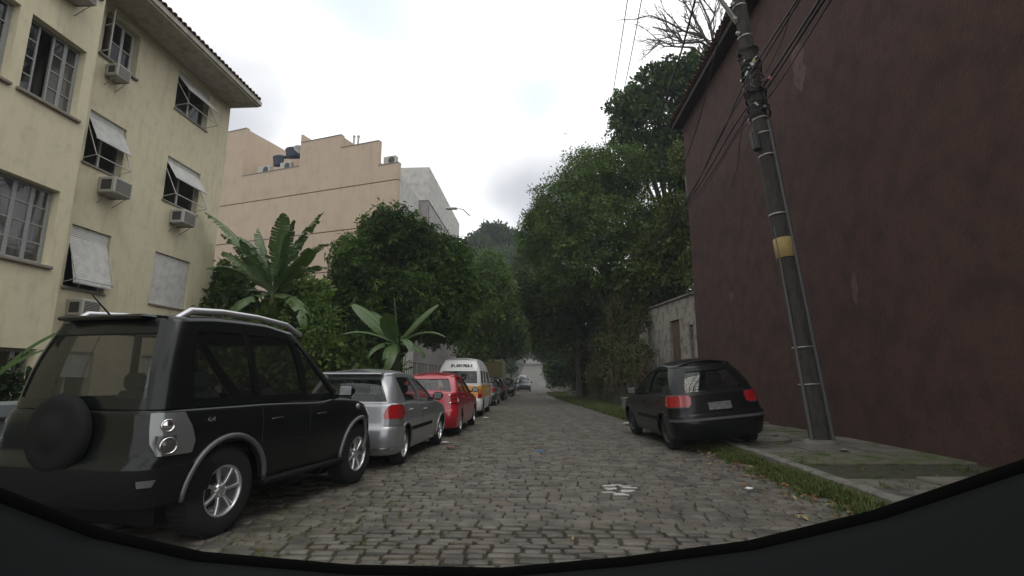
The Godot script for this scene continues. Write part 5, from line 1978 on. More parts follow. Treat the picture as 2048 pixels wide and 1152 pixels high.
	# right-hand wood
	var R := [
		["large bright canopy tree leaning over the right side of the street", [[1180, 360, 70], [1130, 420, 75], [1100, 480, 65], [1240, 350, 70], [1200, 460, 90], [1150, 540, 80], [1260, 450, 70], [1080, 440, 35]], 30.0, 5.6, 0.3, "fine", G1, G2, 14.0],
		["dark broad-leaved tree at the edge of the red-brown wall", [[1260, 215, 45], [1310, 180, 55], [1360, 150, 45], [1300, 250, 60], [1380, 210, 40], [1250, 270, 35], [1400, 130, 30], [1345, 265, 50], [1320, 320, 50], [1290, 310, 40], [1365, 310, 30]], 31.0, 9.5, 0.35, "palmate", D1 * 1.2, D2 * 1.3, 8.0],
		["yellow-green tree behind the grey outbuilding", [[1320, 500, 60], [1350, 430, 45], [1290, 560, 60], [1340, 555, 45], [1360, 350, 32], [1375, 540, 30], [1385, 470, 30], [1310, 590, 36]], 27.5, 8.0, 0.25, "broad", G1, Color(0.1, 0.13, 0.03), 13.0],
		["middle right tree with low hanging branches over the verge", [[1130, 600, 70], [1190, 620, 70], [1090, 590, 55], [1240, 590, 60], [1110, 660, 45], [1230, 660, 45]], 33.0, 5.2, 0.26, "broad", D1, G2 * 0.8, 11.0],
		["far right street tree closing over the road", [[1075, 640, 40], [1050, 600, 35], [1095, 690, 34], [1060, 550, 40], [1070, 500, 36]], 52.0, 4.6, 0.26, "fine", D1, G2 * 0.8, 6.5],
		["low dark tree between the verge trunks and the climbing road", [[1130, 740, 34], [1160, 720, 36], [1110, 745, 22], [1190, 740, 30], [1150, 690, 36]], 46.0, 3.9, 0.2, "broad", D1, D2 * 1.4, 7.0],
		["leafy undergrowth tree behind the two verge trunks", [[1200, 700, 45], [1220, 760, 30], [1175, 770, 26], [1230, 720, 40], [1165, 735, 30]], 36.5, 5.2, 0.16, "vine", Color(0.03, 0.035, 0.014), Color(0.065, 0.06, 0.025), 12.0],
		["dark tree closing the end of the climbing road", [[1075, 690, 26], [1040, 690, 22], [1105, 700, 20], [1065, 650, 26]], 150.0, 2.0, 0.4, "broad", D1, D2 * 1.5, 2.6],
		["furthest right street tree by the climbing road", [[1112, 660, 26], [1112, 735, 16], [1095, 600, 28], [1122, 700, 26], [1110, 765, 10]], 74.0, 4.4, 0.28, "broad", D1, G2 * 0.8, 4.5]]
	k = 0
	for q in R:
		var ls := []
		for e in q[1]:
			ls.append([at(e[0], e[1], q[2]), e[2] / FOCAL * q[2], 0.9])
		var b := S(q[3], road_y(q[2]), q[2])
		tree("wood_tree", q[0], b, q[4], ls, q[5], L, q[8], Vector2(0.9, 1.5) if q[2] < 50 else Vector2(1.6, 2.6) if q[2] < 100 else Vector2(3.5, 5.0), q[6], q[7], 700 + k, "trees on the right bank", -0.3 if k != 1 else -0.12, MT.bark_pale if k == 3 else MT.bark)
		k += 1
	# two bare trunks rising from the verge
	for q in [[1158, 800, 640, 34.0, 0.2, "pale bare trunk standing at the right verge"], [1190, 800, 650, 33.0, 0.13, "thin leaning trunk next to the pale verge trunk"]]:
		var a := at(q[0], q[1] - 10, q[3])
		var b2 := at(q[0] + 8, q[2], q[3])
		var root := thing("tree_trunk", q[5], "tree trunk", Vector3(a.x, 0, a.z), 0.0, "trunks at the right verge")
		var t := M.new()
		t.tube([Vector3(0, -0.2, 0), Vector3(0.03, 1.2, 0), Vector3(-0.04, 2.6, 0), b2 - root.position], [q[4] * 1.3, q[4], q[4] * 0.9, q[4] * 0.7], 10)
		part("trunk", t.done(), MT.bark_pale, root)
		var br := M.new()
		br.tube([Vector3(-0.04, 2.6, 0), Vector3(0.5, 3.6, 0.1), Vector3(0.8, 4.8, 0.3)], [q[4] * 0.5, q[4] * 0.35, q[4] * 0.15], 7)
		part("limb", br.done(), MT.bark_pale, root)
	# creepers and dry stems over the bank beside the grey outbuilding
	var vine := leaf_mat("vine_leaf", 0.35)
	var bl := []
	for q in [[1270, 640, 30, 27.0], [1255, 700, 34, 26.0], [1230, 740, 32, 26.0], [1215, 690, 34, 28.0], [1275, 745, 26, 24.5], [1195, 750, 28, 30.0], [1290, 600, 30, 27.5], [1240, 620, 35, 28.0], [1285, 700, 20, 24.0]]:
		bl.append([at(q[0], q[1], q[3]), q[2] / FOCAL * q[3], 1.0])
	var bank := thing("creeper_bank", "tangled creepers and dry stems covering the bank behind the black hatchback", "creeper")
	foliage("creeper", bank, bl, LF["vine"], vine, 22.0, Vector2(0.6, 1.1), Color(0.03, 0.045, 0.014), Color(0.085, 0.095, 0.028), 801, -0.2)
	var dry := M.new()
	for i in 260:
		var l: Array = bl[rng.randi() % bl.size()]
		var d := Vector3(rng.randfn(), rng.randfn() * 0.8, absf(rng.randfn()) + 0.3).normalized()
		var p: Vector3 = l[0] + d * float(l[1]) * rng.randf_range(0.85, 1.08)
		var len := rng.randf_range(0.4, 1.6)
		dry.tube([p, p + Vector3(rng.randfn() * 0.1, -len * 0.5, rng.randfn() * 0.08), p + Vector3(rng.randfn() * 0.2, -len, rng.randfn() * 0.1)], [0.012, 0.01, 0.006], 4, false)
	part("dry_stem", dry.done(), mk("dry_stem", Color(0.14, 0.10, 0.06), 0.95), bank)
	# creeper hanging off the end of the red-brown wall
	var wl := []
	for q in [[1362, 330, 14, 23.0], [1358, 295, 12, 23.2], [1372, 420, 12, 22.6], [1385, 520, 16, 22.0], [1392, 560, 14, 21.6]]:
		wl.append([at(q[0], q[1], q[3]), q[2] / FOCAL * q[3], 1.3])
	var wv := thing("wall_creeper", "light green creeper hanging at the far edge of the red-brown wall", "creeper")
	foliage("creeper", wv, wl, LF["vine"], vine, 30.0, Vector2(0.7, 1.3), Color(0.07, 0.09, 0.025), Color(0.14, 0.16, 0.05), 805, -0.1)
	# leafless tree above the wall
	var bt := thing("bare_tree", "leafless twiggy tree reaching over the red-brown wall's eave", "tree", P(9.2, 9.0, 24.5))
	var tm := M.new()
	var rr := RandomNumberGenerator.new()
	rr.seed = 55
	var stack := [[Vector3.ZERO, at(1440, 110, 24.5) - bt.position, 0.15, 0]]
	var tips := [at(1300, 20, 24.0), at(1330, 85, 23.5), at(1350, -20, 24.5), at(1390, -10, 25), at(1420, 0, 24.0), at(1310, 50, 25.5), at(1370, 40, 24.0), at(1450, 20, 24.5)]
	for t in tips:
		stack.append([at(1440, 110, 24.5) - bt.position, t - bt.position, 0.085, 1])
	while stack.size():
		var s: Array = stack.pop_back()
		var a: Vector3 = s[0]
		var b: Vector3 = s[1]
		var pts := [a]
		for i in 4:
			pts.append(a.lerp(b, (i + 1) / 4.0) + Vector3(rr.randfn(), rr.randfn(), rr.randfn()) * (b - a).length() * 0.035)
		tm.tube(pts, [s[2], s[2] * 0.85, s[2] * 0.7, s[2] * 0.55, s[2] * 0.4], 5 if s[3] > 1 else 7, false)
		if s[3] > 0 and s[3] < 4:
			for i in (7 if s[3] == 1 else 5 if s[3] == 2 else 3):
				var st: Vector3 = pts[rr.randi_range(1, 4)]
				var dir := ((b - a).normalized() + Vector3(rr.randfn(), rr.randfn() + 0.15, rr.randfn()) * 0.55).normalized()
				stack.append([st, st + dir * (b - a).length() * rr.randf_range(0.3, 0.55), maxf(s[2] * 0.42, 0.007), s[3] + 1])
	part("branches", tm.done(), mk("bare_branch", Color(0.10, 0.085, 0.075), 0.95), bt)
	# grass along both kerbs, fallen leaves
	grass()
func grass() -> void:
	var b := M.new()
	b.flat()
	var r := RandomNumberGenerator.new()
	r.seed = 77
	for i in 9:
		var a := r.randf() * TAU
		var o := Vector3(r.randfn(), 0, r.randfn()) * 0.02
		var lean := Vector3(cos(a), 0, sin(a)) * r.randf_range(0.02, 0.09)
		var s := Vector3(-sin(a), 0, cos(a)) * 0.005
		var h := r.randf_range(0.06, 0.14)
		b.quad(o - s, o + s, o + s * 0.7 + lean * 0.4 + Vector3(0, h * 0.6, 0), o - s * 0.7 + lean * 0.4 + Vector3(0, h * 0.6, 0))
		b.tri(o - s * 0.7 + lean * 0.4 + Vector3(0, h * 0.6, 0), o + s * 0.7 + lean * 0.4 + Vector3(0, h * 0.6, 0), o + lean + Vector3(0, h, 0))
	var mesh := b.done()
	var xs: Array[Transform3D] = []
	var cs: Array[Color] = []
	var nz := FastNoiseLite.new()
	nz.seed = 5
	nz.frequency = 0.6
	var put := func(l: float, y: float, d: float, s: float):
		xs.append(Transform3D(Basis(Vector3.UP, r.randf() * TAU).scaled(Vector3(s, s * r.randf_range(0.6, 1.2), s)), S(l, y + road_y(d), d)))
		cs.append(Color(0.05, 0.085, 0.02).lerp(Color(0.12, 0.13, 0.04), r.randf()))
	for i in 9000:     # verge along the right kerb
		var d := r.randf_range(3.0, 11.0)
		var l := RK - 0.02 - absf(r.randfn()) * 0.22
		if nz.get_noise_2d(l, d) > -0.25 and l < RK - 0.03:
			put.call(l, -0.012, d, r.randf_range(0.6, 1.3) * clampf(1.2 - (RK - l), 0.3, 1))
	for i in 26000:    # grass verge further on
		var d := r.randf_range(15.0, 50.0)
		var l := road_right(d) + r.randf_range(-0.7, 1.3) + absf(r.randfn()) * 0.3 - 0.1
		if nz.get_noise_2d(l * 0.6, d * 0.6) > -0.3:
			put.call(l, -0.02 + maxf(0.0, l - road_right(d) - 1.2) * 0.8, d, r.randf_range(0.9, 1.9))
	for i in 9000:    # tufts in the joints on the left of the wheel tracks
		var d := 3.5 + 50.0 * pow(r.randf(), 1.7)
		var l := -2.1 + r.randfn() * 0.6
		if l > LK + 0.05 and nz.get_noise_2d(l * 1.5, d * 0.5) > -0.05:
			put.call(l, -0.024, d, r.randf_range(0.2, 0.45))
	for i in 2500:     # and a few everywhere
		var d := 3.5 + 30.0 * pow(r.randf(), 1.5)
		var l := r.randf_range(LK, RK)
		if nz.get_noise_2d(l * 2.0, d * 2.0) > 0.1:
			put.call(l, -0.026, d, r.randf_range(0.15, 0.3))
	for i in 3500:     # pavement cracks
		var d := r.randf_range(4.0, 16.0)
		var l := r.randf_range(RK + 0.2, 7.4)
		if nz.get_noise_2d(l * 1.2 + 9.0, d * 1.2) > 0.22:
			put.call(l, 0.1, d, r.randf_range(0.3, 0.8))
	var mm := MultiMesh.new()
	mm.transform_format = MultiMesh.TRANSFORM_3D
	mm.use_colors = true
	mm.mesh = mesh
	mm.instance_count = xs.size()
	for i in xs.size():
		mm.set_instance_transform(i, xs[i])
		mm.set_instance_color(i, cs[i])
	var o := MultiMeshInstance3D.new()
	o.name = "grass"
	o.multimesh = mm
	o.material_override = leaf_mat("grass_blade", 0.4)
	add_child(o)
	tag(o, "short grass growing along the kerbs and between the cobblestones", "grass", "", "stuff")
	# fallen leaves
	var lm := M.new()
	lm.flat()
	lm.quad(Vector3(-0.045, 0, 0), Vector3(0, 0.012, -0.02), Vector3(0.045, 0.004, 0), Vector3(0, 0.012, 0.02))
	var mm2 := MultiMesh.new()
	mm2.transform_format = MultiMesh.TRANSFORM_3D
	mm2.use_colors = true
	mm2.mesh = lm.done()
	mm2.instance_count = 460
	for i in 460:
		var d := 5.0 + 7.0 * pow(r.randf(), 1.3)
		var l := RK - 0.15 - absf(r.randfn()) * 0.45
		if i % 5 == 0:
			d = r.randf_range(4.0, 22.0)
			l = r.randf_range(LK + 1.9, 7.3)
		var y := 0.008 if l < RK - 0.02 else 0.16
		mm2.set_instance_transform(i, Transform3D(Basis.from_euler(Vector3(r.randfn() * 0.3, r.randf() * TAU, r.randfn() * 0.3)).scaled(Vector3.ONE * r.randf_range(0.5, 1.25)), S(l, y + r.randf() * 0.02, d)))
		mm2.set_instance_color(i, [Color(0.2, 0.12, 0.05), Color(0.13, 0.07, 0.035), Color(0.26, 0.2, 0.09), Color(0.22, 0.08, 0.04)][i % 4])
	var o2 := MultiMeshInstance3D.new()
	o2.name = "fallen_leaves"
	o2.multimesh = mm2
	o2.material_override = leaf_mat("dead_leaf", 0.1)
	add_child(o2)
	tag(o2, "brown fallen leaves scattered along the right kerb", "leaves", "", "stuff")
# ---------------------------------------------------------------- pole, cables, small things
func ring(m: M, c: Vector3, axis: Vector3, r: float, h: float) -> void:
	var x := axis.cross(Vector3.FORWARD).normalized()
	m.lathe([[r, -h / 2], [r + 0.012, -h / 2], [r + 0.012, h / 2], [r, h / 2]], 20, Transform3D(Basis(x, axis, x.cross(axis)), c))
func utility_pole() -> void:
	var base := P(6.24, 0.1, 10.5)
	var top := at(1476, 0, 10.7)
	var axis := (top - base).normalized()
	var root := thing("utility_pole", "leaning weathered concrete utility pole with cable clutter on the right pavement", "utility pole", base)
	var len := (top - base).length() + 1.6
	var t := M.new()
	var pts := []
	var rads := []
	for k in 13:
		var q := k / 12.0
		pts.append(axis * len * q + Vector3(sin(q * 9.0), 0, cos(q * 7.0)) * 0.012)
		rads.append(lerpf(0.205, 0.135, q))
	t.tube(pts, rads, 20)
	part("shaft", t.done(), MT.pole, root)
	var up := func(py: float) -> float:    # height along the shaft of a row in the survey picture
		return (at(1560, py, 10.6).y - base.y) / axis.y
	var rad := func(h: float) -> float: return lerpf(0.205, 0.135, h / len)
	for py in [238, 268, 312, 430, 72, 10, 695, 768]:
		var h: float = up.call(py)
		var s := M.new()
		ring(s, axis * h, axis, rad.call(h) + 0.004, 0.035 if py < 600 else 0.03)
		part("strap", s.done(), MT.strap if py < 600 else MT.pipe, root)
	# conduit on the wall side and grey cable guard on the road side
	var c := M.new()
	var h1: float = up.call(268)
	c.tube([axis * 0.1 + Vector3(0.17, 0, 0.16), axis * (h1 * 0.5) + Vector3(0.14, 0, 0.15), axis * (h1 + 0.3) + Vector3(0.1, 0, 0.14)], [0.045], 10)
	part("conduit", c.done(), MT.conduit, root)
	var c2 := M.new()
	c2.tube([Vector3(-0.02, 0, 0.02) + axis * 0.0 + Vector3(-0.2, 0, 0.08), axis * 1.2 + Vector3(-0.2, 0, 0.08), axis * 3.0 + Vector3(-0.19, 0, 0.08), axis * 4.6 + Vector3(-0.17, 0, 0.06)], [0.03, 0.03, 0.024, 0.015], 10)
	part("cable_guard", c2.done(), MT.guard, root)
	var ft := M.new()
	ft.lathe([[0.34, -0.1], [0.33, 0.06], [0.27, 0.1], [0.2, 0.12]], 20)
	part("footing", ft.done(), MT.concrete, root)
	# yellow sleeve
	var y := M.new()
	var hy: float = up.call(497)
	var x := axis.cross(Vector3.FORWARD).normalized()
	y.lathe([[rad.call(hy) + 0.008, -0.22], [rad.call(hy) + 0.016, -0.21], [rad.call(hy) + 0.016, 0.21], [rad.call(hy) + 0.008, 0.22]], 20, Transform3D(Basis(x, axis, x.cross(axis)), axis * hy))
	for k in 6:
		y.tube([axis * (hy - 0.23) + x.rotated(axis, k * 0.5 + 2.2) * (rad.call(hy) + 0.017), axis * (hy + 0.25) + x.rotated(axis, k * 0.5 + 2.25) * (rad.call(hy) + 0.017)], [0.008], 5)
	part("yellow_sleeve", y.done(), MT.yellow, root)
	# junction box on the road side
	var hb: float = up.call(282)
	var b := M.new()
	b.cbox(axis * hb + Vector3(-0.24, 0, 0.06), Vector3(0.12, 0.5, 0.2), 0.03, Basis(Vector3(0, 0, 1), 0.13))
	b.cbox(axis * hb + Vector3(-0.31, -0.02, 0.06), Vector3(0.02, 0.4, 0.14), 0.008, Basis(Vector3(0, 0, 1), 0.13))
	part("junction_box", b.done(), MT.grille, root)
	# tangle of coiled cable and clamps
	var g := RandomNumberGenerator.new()
	g.seed = 19
	var cl := M.new()
	for k in 34:
		var h: float = up.call(g.randf_range(95, 235))
		var r: float = rad.call(h)
		var p: Array = []
		var a0 := g.randf() * TAU
		var tilt := g.randf_range(-0.5, 0.5)
		var span := g.randf_range(2.5, 6.5)
		for j in 13:
			var a := a0 + span * j / 12.0
			var rr := r + 0.02 + 0.06 * absf(sin(j * 0.7 + k))
			p.append(axis * (h + sin(a) * tilt * 0.25 + 0.02 * sin(j * 1.9)) + Vector3(cos(a), 0, sin(a)) * rr)
		cl.tube(p, [g.randf_range(0.008, 0.016)], 5)
	part("cable_coil", cl.done(), MT.cable, root)
	for k in 14:
		var cm := M.new()
		var h: float = up.call(g.randf_range(90, 240))
		var a := g.randf_range(1.2, 4.6)
		cm.cbox(axis * h + Vector3(cos(a), 0, sin(a)) * (rad.call(h) + 0.07), Vector3(0.05, 0.12, 0.05) * g.randf_range(0.6, 1.4), 0.01, Basis.from_euler(Vector3(g.randfn() * 0.5, g.randf() * 3, g.randfn() * 0.5)))
		part("clamp", cm.done(), MT.pipe, root)
	# bracket arm of the street lamp, running out over the road
	var am := M.new()
	var ha: float = up.call(40)
	am.tube([axis * ha + Vector3(-0.12, 0, 0), axis * (ha + 0.5) + Vector3(-0.45, 0, 0.1), axis * (ha + 1.3) + Vector3(-0.95, 0, 0.2), axis * (ha + 1.9) + Vector3(-1.7, 0, 0.3)], [0.055, 0.05, 0.045, 0.04], 10)
	part("lamp_arm", am.done(), MT.pipe, root)
	var ins := M.new()
	for k in 3:
		var h: float = up.call(8 + k * 30)
		ins.lathe([[0.0, 0.0], [0.035, 0.0], [0.05, 0.03], [0.03, 0.05], [0.045, 0.08], [0.0, 0.1]], 12, Transform3D(Basis(Vector3(0, 0, 1), 1.2), axis * h + Vector3(-0.16, 0, 0.08)))
	part("insulator", ins.done(), MT.offwhite, root)
	# drop wire down the wall
	cables()
func cable(label: String, pts: Array, r: float) -> void:
	var c := Curve3D.new()
	for i in pts.size():
		var a: Vector3 = pts[maxi(i - 1, 0)]
		var b: Vector3 = pts[mini(i + 1, pts.size() - 1)]
		var tg := (b - a) / 6.0
		c.add_point(pts[i], -tg, tg)
	c.bake_interval = 0.4
	var p := Array(c.get_baked_points())
	var m := M.new()
	m.tube(p, [r], 6)
	solo("overhead_cable", label, "cable", m.done(), MT.cable, "overhead cables along the street")
func cables() -> void:
	cable("thin high wire, leftmost against the open sky", [at(1262, -60, 10), at(1255, 0, 12), at(1235, 130, 16), at(1212, 270, 26), at(1203, 330, 36)], 0.014)
	cable("second thin high wire just right of the leftmost one", [at(1290, -60, 10), at(1283, 0, 12), at(1250, 170, 17), at(1222, 290, 27), at(1210, 345, 36)], 0.014)
	cable("heavy black cable sagging across the dark tree's crown", [at(1400, -60, 7.5), at(1390, 0, 8.5), at(1348, 150, 11), at(1300, 280, 15), at(1266, 365, 20)], 0.022)
	cable("single cable leaving the pole top down along the wall's far edge", [at(1447, 40, 10.6), at(1425, 130, 11.6), at(1395, 250, 14), at(1362, 345, 17), at(1340, 405, 20)], 0.017)
	var tags := [["upper cable of the bundle crossing before the red-brown wall", 1600, -10, 1490, 165, 1440, 275, 1372, 400, 1290, 505, 0.018], ["second cable from the top of the bundle before the wall", 1606, -10, 1496, 172, 1430, 290, 1372, 405, 1285, 515, 0.014], ["thick middle cable of the bundle before the wall", 1645, -10, 1535, 160, 1470, 250, 1380, 398, 1285, 520, 0.024], ["lower twisted cable of the bundle before the wall", 1655, -10, 1540, 168, 1480, 255, 1400, 380, 1290, 525, 0.02], ["lowest slack cable of the bundle before the wall", 1665, -5, 1545, 185, 1472, 275, 1395, 395, 1280, 535, 0.013]]
	for q in tags:
		cable(q[0], [at(q[1], q[2], 6.2), at(q[3], q[4], 10.3), at(q[5], q[6], 13.2), at(q[7], q[8], 18.0), at(q[9], q[10], 27.0)], q[11])
	cable("thin loose wire linking the two cable bundles near the pole", [at(1580, 20, 8.2), at(1572, 60, 8.8), at(1545, 120, 9.6), at(1530, 150, 9.9)], 0.009)
	cable("loose wire hanging down the red-brown wall left of the pole", [at(1490, 230, 11.0), at(1480, 280, 11.5), at(1476, 330, 12.0), at(1462, 375, 12.6)], 0.008)
	for q in [[1540, 155, 9.7, "small pink tag clipped to the thick cable", Color(0.4, 0.13, 0.12)], [1508, 122, 9.6, "small pale yellow tag clipped to the upper cable", Color(0.4, 0.37, 0.2)]]:
		var m := M.new()
		m.cbox(Vector3.ZERO, Vector3(0.07, 0.1, 0.012), 0.004, Basis.from_euler(Vector3(0, 0.2, -0.5)))
		var o := solo("cable_tag", q[3], "tag", m.done(), mk("tag", q[4], 0.6), "tags on the cables")
		o.position = at(q[0], q[1], q[2])
func lamp(label: String, foot: Vector3, height: float, head: Vector3, m: Material) -> void:
	var root := thing("street_lamp", label, "street lamp", foot, 0.0, "street lamps further along")
	var t := M.new()
	t.tube([Vector3.ZERO, Vector3(0, height * 0.5, 0), Vector3(0, height, 0)], [0.16, 0.13, 0.1], 12)
	part("shaft", t.done(), m, root)
	var h := head - foot
	var a := M.new()
	a.tube([Vector3(0, h.y - 0.5, 0), Vector3(h.x * 0.5, h.y - 0.05, h.z * 0.5), h], [0.04, 0.035, 0.03], 8)
	part("arm", a.done(), MT.pipe, root)
	var l := M.new()
	var dx := signf(h.x)
	l.cbox(h + Vector3(dx * 0.3, 0, 0), Vector3(0.75, 0.14, 0.28), 0.05)
	part("lamp_head", l.done(), MT.offwhite, root)
func litter() -> void:
	var white := mk("plastic_film", Color(0.6, 0.6, 0.6), 0.5)
	var k := 0
	for q in [[1228, 982, 0.03, "crumpled white plastic scrap on the paint mark", white, "plastic_scrap"], [1498, 982, 0.045, "torn white paper scrap near the fallen leaves", white, "paper_scrap"], [1080, 906, 0.05, "small blue plastic scrap in the middle of the road", mk("blue_film", Color(0.05, 0.14, 0.3), 0.5), "plastic_scrap"], [890, 888, 0.06, "white scrap beside the silver hatchback's front wheel", white, "plastic_scrap"], [902, 898, 0.06, "brown cardboard scrap beside the silver hatchback", mk("card", Color(0.2, 0.12, 0.08), 0.9), "cardboard_scrap"], [972, 838, 0.08, "white bag lying on the grass behind the van's wheel", white, "plastic_bag"], [1690, 918, 0.07, "pale stone chip on the pavement right of the pole", MT.kerb, "stone_chip"], [1255, 850, 0.1, "white rubble lying by the black hatchback's front wheel", mk("rubble", Color(0.4, 0.38, 0.34), 0.9), "rubble_stone"], [1268, 848, 0.09, "smaller white rubble by the black hatchback's front wheel", mk("rubble", Color(0.4, 0.38, 0.34), 0.9), "rubble_stone"]]:
		var m := M.new()
		var r := RandomNumberGenerator.new()
		r.seed = 60 + k
		var rows := []
		for i in 6:
			var row := PackedVector3Array()
			for j in 7:
				var a := TAU * (j % 6) / 6
				var e: float = q[2] * sin(PI * (i + 0.02) / 5.04) * r.randf_range(0.6, 1.3)
				row.append(Vector3(cos(a) * e * 1.5, (1 - i / 2.5) * q[2] * 0.35 + r.randfn() * 0.004, sin(a) * e))
			row[6] = row[0]
			rows.append(row)
		m.grid(rows)
		var p := at(q[0], q[1], 1.0)
		var d := (0.0 - EYE) / (p.y - EYE)
		var o := solo(q[5], q[3], "litter" if k != 6 else "stone", m.done(), q[4], "litter on the street")
		o.position = Vector3(p.x * d, 0.02 + q[2] * 0.3 + (0.12 if q[0] > 1600 else 0.0), p.z * d)
		k += 1
func left_side() -> void:
	# low street wall of the garden, in front of the houses
	var root := thing("garden_wall", "low brown-grey garden wall with pillars behind the parked cars", "wall")
	var w := M.new()
	var seg := []
	for k in 9:
		var d0 := 17.0 + k * 2.6
		var m := M.new()
		var c := S(-5.9, 0.62, d0 + 1.3)
		m.cbox(c, Vector3(0.2, 1.1, 2.3), 0.02, Basis(Vector3.UP, -SLANT))
		part("panel", m.done(), MT.garden_wall, root)
		var p := M.new()
		p.cbox(S(-5.9, 0.8, d0), Vector3(0.36, 1.5, 0.3), 0.02, Basis(Vector3.UP, -SLANT))
		p.cbox(S(-5.9, 1.58, d0), Vector3(0.44, 0.07, 0.4), 0.02, Basis(Vector3.UP, -SLANT))
		part("pillar", p.done(), MT.garden_wall, root)
		for j in 6:
			var b := M.new()
			b.tube([S(-5.9, 1.17, d0 + 0.3 + j * 0.38), S(-5.9, 2.2, d0 + 0.3 + j * 0.38)], [0.014], 5)
			part("railing_bar", b.done(), MT.grille, root)
		var rl := M.new()
		rl.tube([S(-5.9, 2.15, d0 + 0.15), S(-5.9, 2.15, d0 + 2.45)], [0.018], 5)
		part("railing_rail", rl.done(), MT.grille, root)
	# forecourt wall with a broad grey coping left of the black car
	var f := thing("forecourt_wall", "broad blue-grey coping on brown posts left of the black off-road car", "wall")
	var cp := M.new()
	cp.cbox(S(-7.6, 0.98, 6.5), Vector3(0.5, 0.22, 9.0), 0.03, Basis(Vector3.UP, -SLANT))
	part("coping", cp.done(), MT.blue_grey, f)
	var bm := M.new()
	bm.cbox(S(-7.62, 0.72, 6.5), Vector3(0.3, 0.29, 9.0), 0.02, Basis(Vector3.UP, -SLANT))
	part("beam", bm.done(), MT.blue_grey, f)
	for k in 7:
		var d := 2.6 + k * 1.3
		var p := M.new()
		p.cbox(S(-7.6, 0.34, d), Vector3(0.22, 0.46, 0.34), 0.02, Basis(Vector3.UP, -SLANT))
		part("post", p.done(), MT.wood if k % 2 else MT.garden_wall, f)
	var ba := M.new()
	ba.cbox(S(-7.75, 0.3, 6.5), Vector3(0.1, 0.5, 9.0), 0.01, Basis(Vector3.UP, -SLANT))
	part("back_panel", ba.done(), MT.offwhite, f)
	# agave-like garden plant whose long leaf reaches over the coping
	var g := at(-60, 760, 8.3)
	var pl := thing("strap_leaf_plant", "garden plant with one long wavy strap leaf before the cream wall", "plant", Vector3(g.x, 0.1, g.z))
	var k2 := 0
	for q in [at(98, 648, 8.1), at(40, 700, 8.0), at(-120, 620, 8.2), at(-20, 600, 8.6)]:
		var v: Vector3 = q - pl.position - Vector3(0, 0.7, 0)
		var o := part("leaf", banana_leaf(v.length() * 1.05, 0.075, 0.7, 0.0, 900 + k2), MT.banana_leaf, pl)
		var z := (v.normalized() + Vector3(0, 0.25, 0)).normalized()
		var x := Vector3.UP.cross(z).normalized()
		o.transform = Transform3D(Basis(x, z.cross(x), z) * Basis(Vector3(0, 0, 1), 0.9), Vector3(0, 0.7, 0))
		k2 += 1
	var sm := M.new()
	sm.tube([Vector3(0, -0.1, 0), Vector3(0, 0.75, 0)], [0.07, 0.05], 8)
	part("stem", sm.done(), MT.banana_stem, pl)
	# hedge behind the coping
	var h := at(20, 765, 8.6)
	tree("hedge_shrub", "dark green hedge plant behind the blue-grey coping", Vector3(h.x, 0.1, h.z), 0.05, [[h, 0.3, 0.7], [h + Vector3(-0.5, 0, 0.4), 0.35, 0.7], [h + Vector3(-0.2, -0.4, 0.2), 0.4, 0.8]], "broad", leaf_mat("leaf"), 24.0, Vector2(0.5, 0.8), Color(0.02, 0.04, 0.015), Color(0.05, 0.085, 0.025), 950)
	lamp("tall lamp pole beside the mango tree on the left pavement", S(-4.27, 0.1, 31.0), 9.0, at(912, 417, 31.0), MT.pole)
	lamp("distant street lamp with its head glowing pale over the far cars", S(4.2, 0.1, 47.0), 7.6, at(1085, 617, 47.0), MT.pole)
func verge_things() -> void:
	var b := thing("stone_block", "grey stone block on the grass verge before the creepers", "stone", S(4.0, 0.0, 22.3), 0.3)
	var m := M.new()
	m.cbox(Vector3(0, 0.24, 0), Vector3(0.55, 0.6, 0.42), 0.04, Basis(Vector3(0, 0, 1), 0.04))
	part("block", m.done(), MT.kerb, b)
	var c := M.new()
	c.cbox(Vector3(0.02, 0.58, 0.01), Vector3(0.62, 0.09, 0.5), 0.025, Basis(Vector3(0, 0, 1), 0.04))
	part("capstone", c.done(), MT.kerb, b)
	var f := thing("plank_gate", "small reddish plank gate beside the pale verge trunk", "gate", at(1172, 795, 37.0) * Vector3(1, 0, 1), 0.12)
	var rd := mk("red_plank", Color(0.09, 0.035, 0.025), 0.9, 0.0, T["wood"], Vector3(2, 0.3, 2))
	for k in 7:
		var p := M.new()
		p.cbox(Vector3((k - 3) * 0.19, 1.1 + 0.02 * (k % 3), 0), Vector3(0.17, 2.2, 0.03), 0.006)
		part("plank", p.done(), rd, f)
	for y in [0.5, 1.8]:
		var r := M.new()
		r.cbox(Vector3(0, y, -0.035), Vector3(1.35, 0.09, 0.03), 0.005)
		part("rail", r.done(), rd, f)
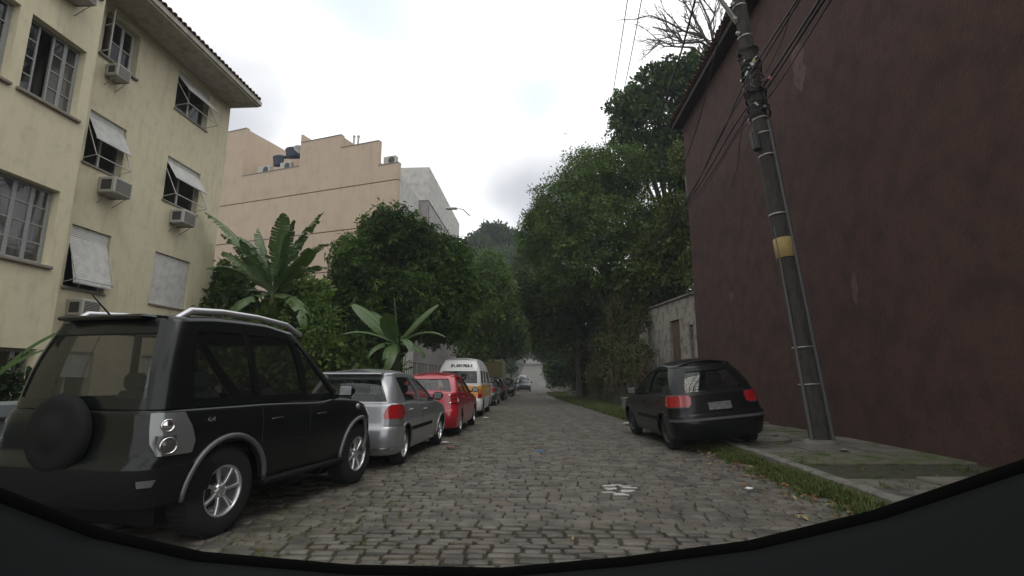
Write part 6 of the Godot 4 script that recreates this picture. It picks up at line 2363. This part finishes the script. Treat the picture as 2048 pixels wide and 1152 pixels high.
func bird() -> void:
	var m := M.new()
	m.flat()
	m.tube([Vector3(0, 0, 0.12), Vector3(0, 0.01, 0.04), Vector3(0, 0, -0.1), Vector3(0, 0, -0.18)], [0.02, 0.05, 0.04, 0.01], 7)
	for s in [-1.0, 1.0]:
		m.flat()
		m.quad(Vector3(s * 0.03, 0.01, 0.06), Vector3(s * 0.2, 0.1, 0.02), Vector3(s * 0.18, 0.1, -0.06), Vector3(s * 0.03, 0.01, -0.07))
		m.quad(Vector3(s * 0.2, 0.1, 0.02), Vector3(s * 0.42, 0.05, -0.08), Vector3(s * 0.38, 0.05, -0.12), Vector3(s * 0.18, 0.1, -0.06))
	var b := solo("bird", "tiny dark bird gliding in the open sky", "bird", m.done(), MT.cable)
	b.position = at(1132, 268, 55.0)
func dashboard() -> void:
	# the camera's own car: padded dashboard edge below the windscreen
	var edge := [[-260, 905, 0.60], [-100, 950, 0.64], [0, 990, 0.67], [200, 1068, 0.72], [400, 1114, 0.76], [700, 1140, 0.79], [1000, 1146, 0.8], [1250, 1124, 0.79], [1500, 1092, 0.76], [1750, 1032, 0.72], [2048, 932, 0.66], [2200, 875, 0.62], [2350, 825, 0.58]]
	var root := thing("dashboard", "dark padded dashboard edge curving along the bottom of the view", "dashboard")
	var rows := []
	var seal := []
	for e in edge:
		var p := at(e[0], e[1], e[2])
		seal.append(p + Vector3(0, -0.004, 0))
		var r := PackedVector3Array()
		for q in [[0.0, -0.12], [0.0, -0.02], [0.012, -0.002], [0.06, -0.008], [0.2, -0.05], [0.36, -0.14], [0.4, -0.26]]:
			r.append(p + Vector3(0, q[1], q[0]))
		rows.append(r)
	var m := M.new()
	m.grid(rows)
	var pad := mk("dashboard_pad", Color(0.0045, 0.0055, 0.006), 0.85, 0.0, T["grain"], Vector3(6, 6, 6))
	pad.metallic_specular = 0.22
	part("pad", m.done(), pad, root)
	var s := M.new()
	s.tube(seal, [0.011], 8)
	var sl := mk("seal", Color(0.002, 0.002, 0.002), 0.8)
	sl.metallic_specular = 0.08
	part("windscreen_seal", s.done(), sl, root)
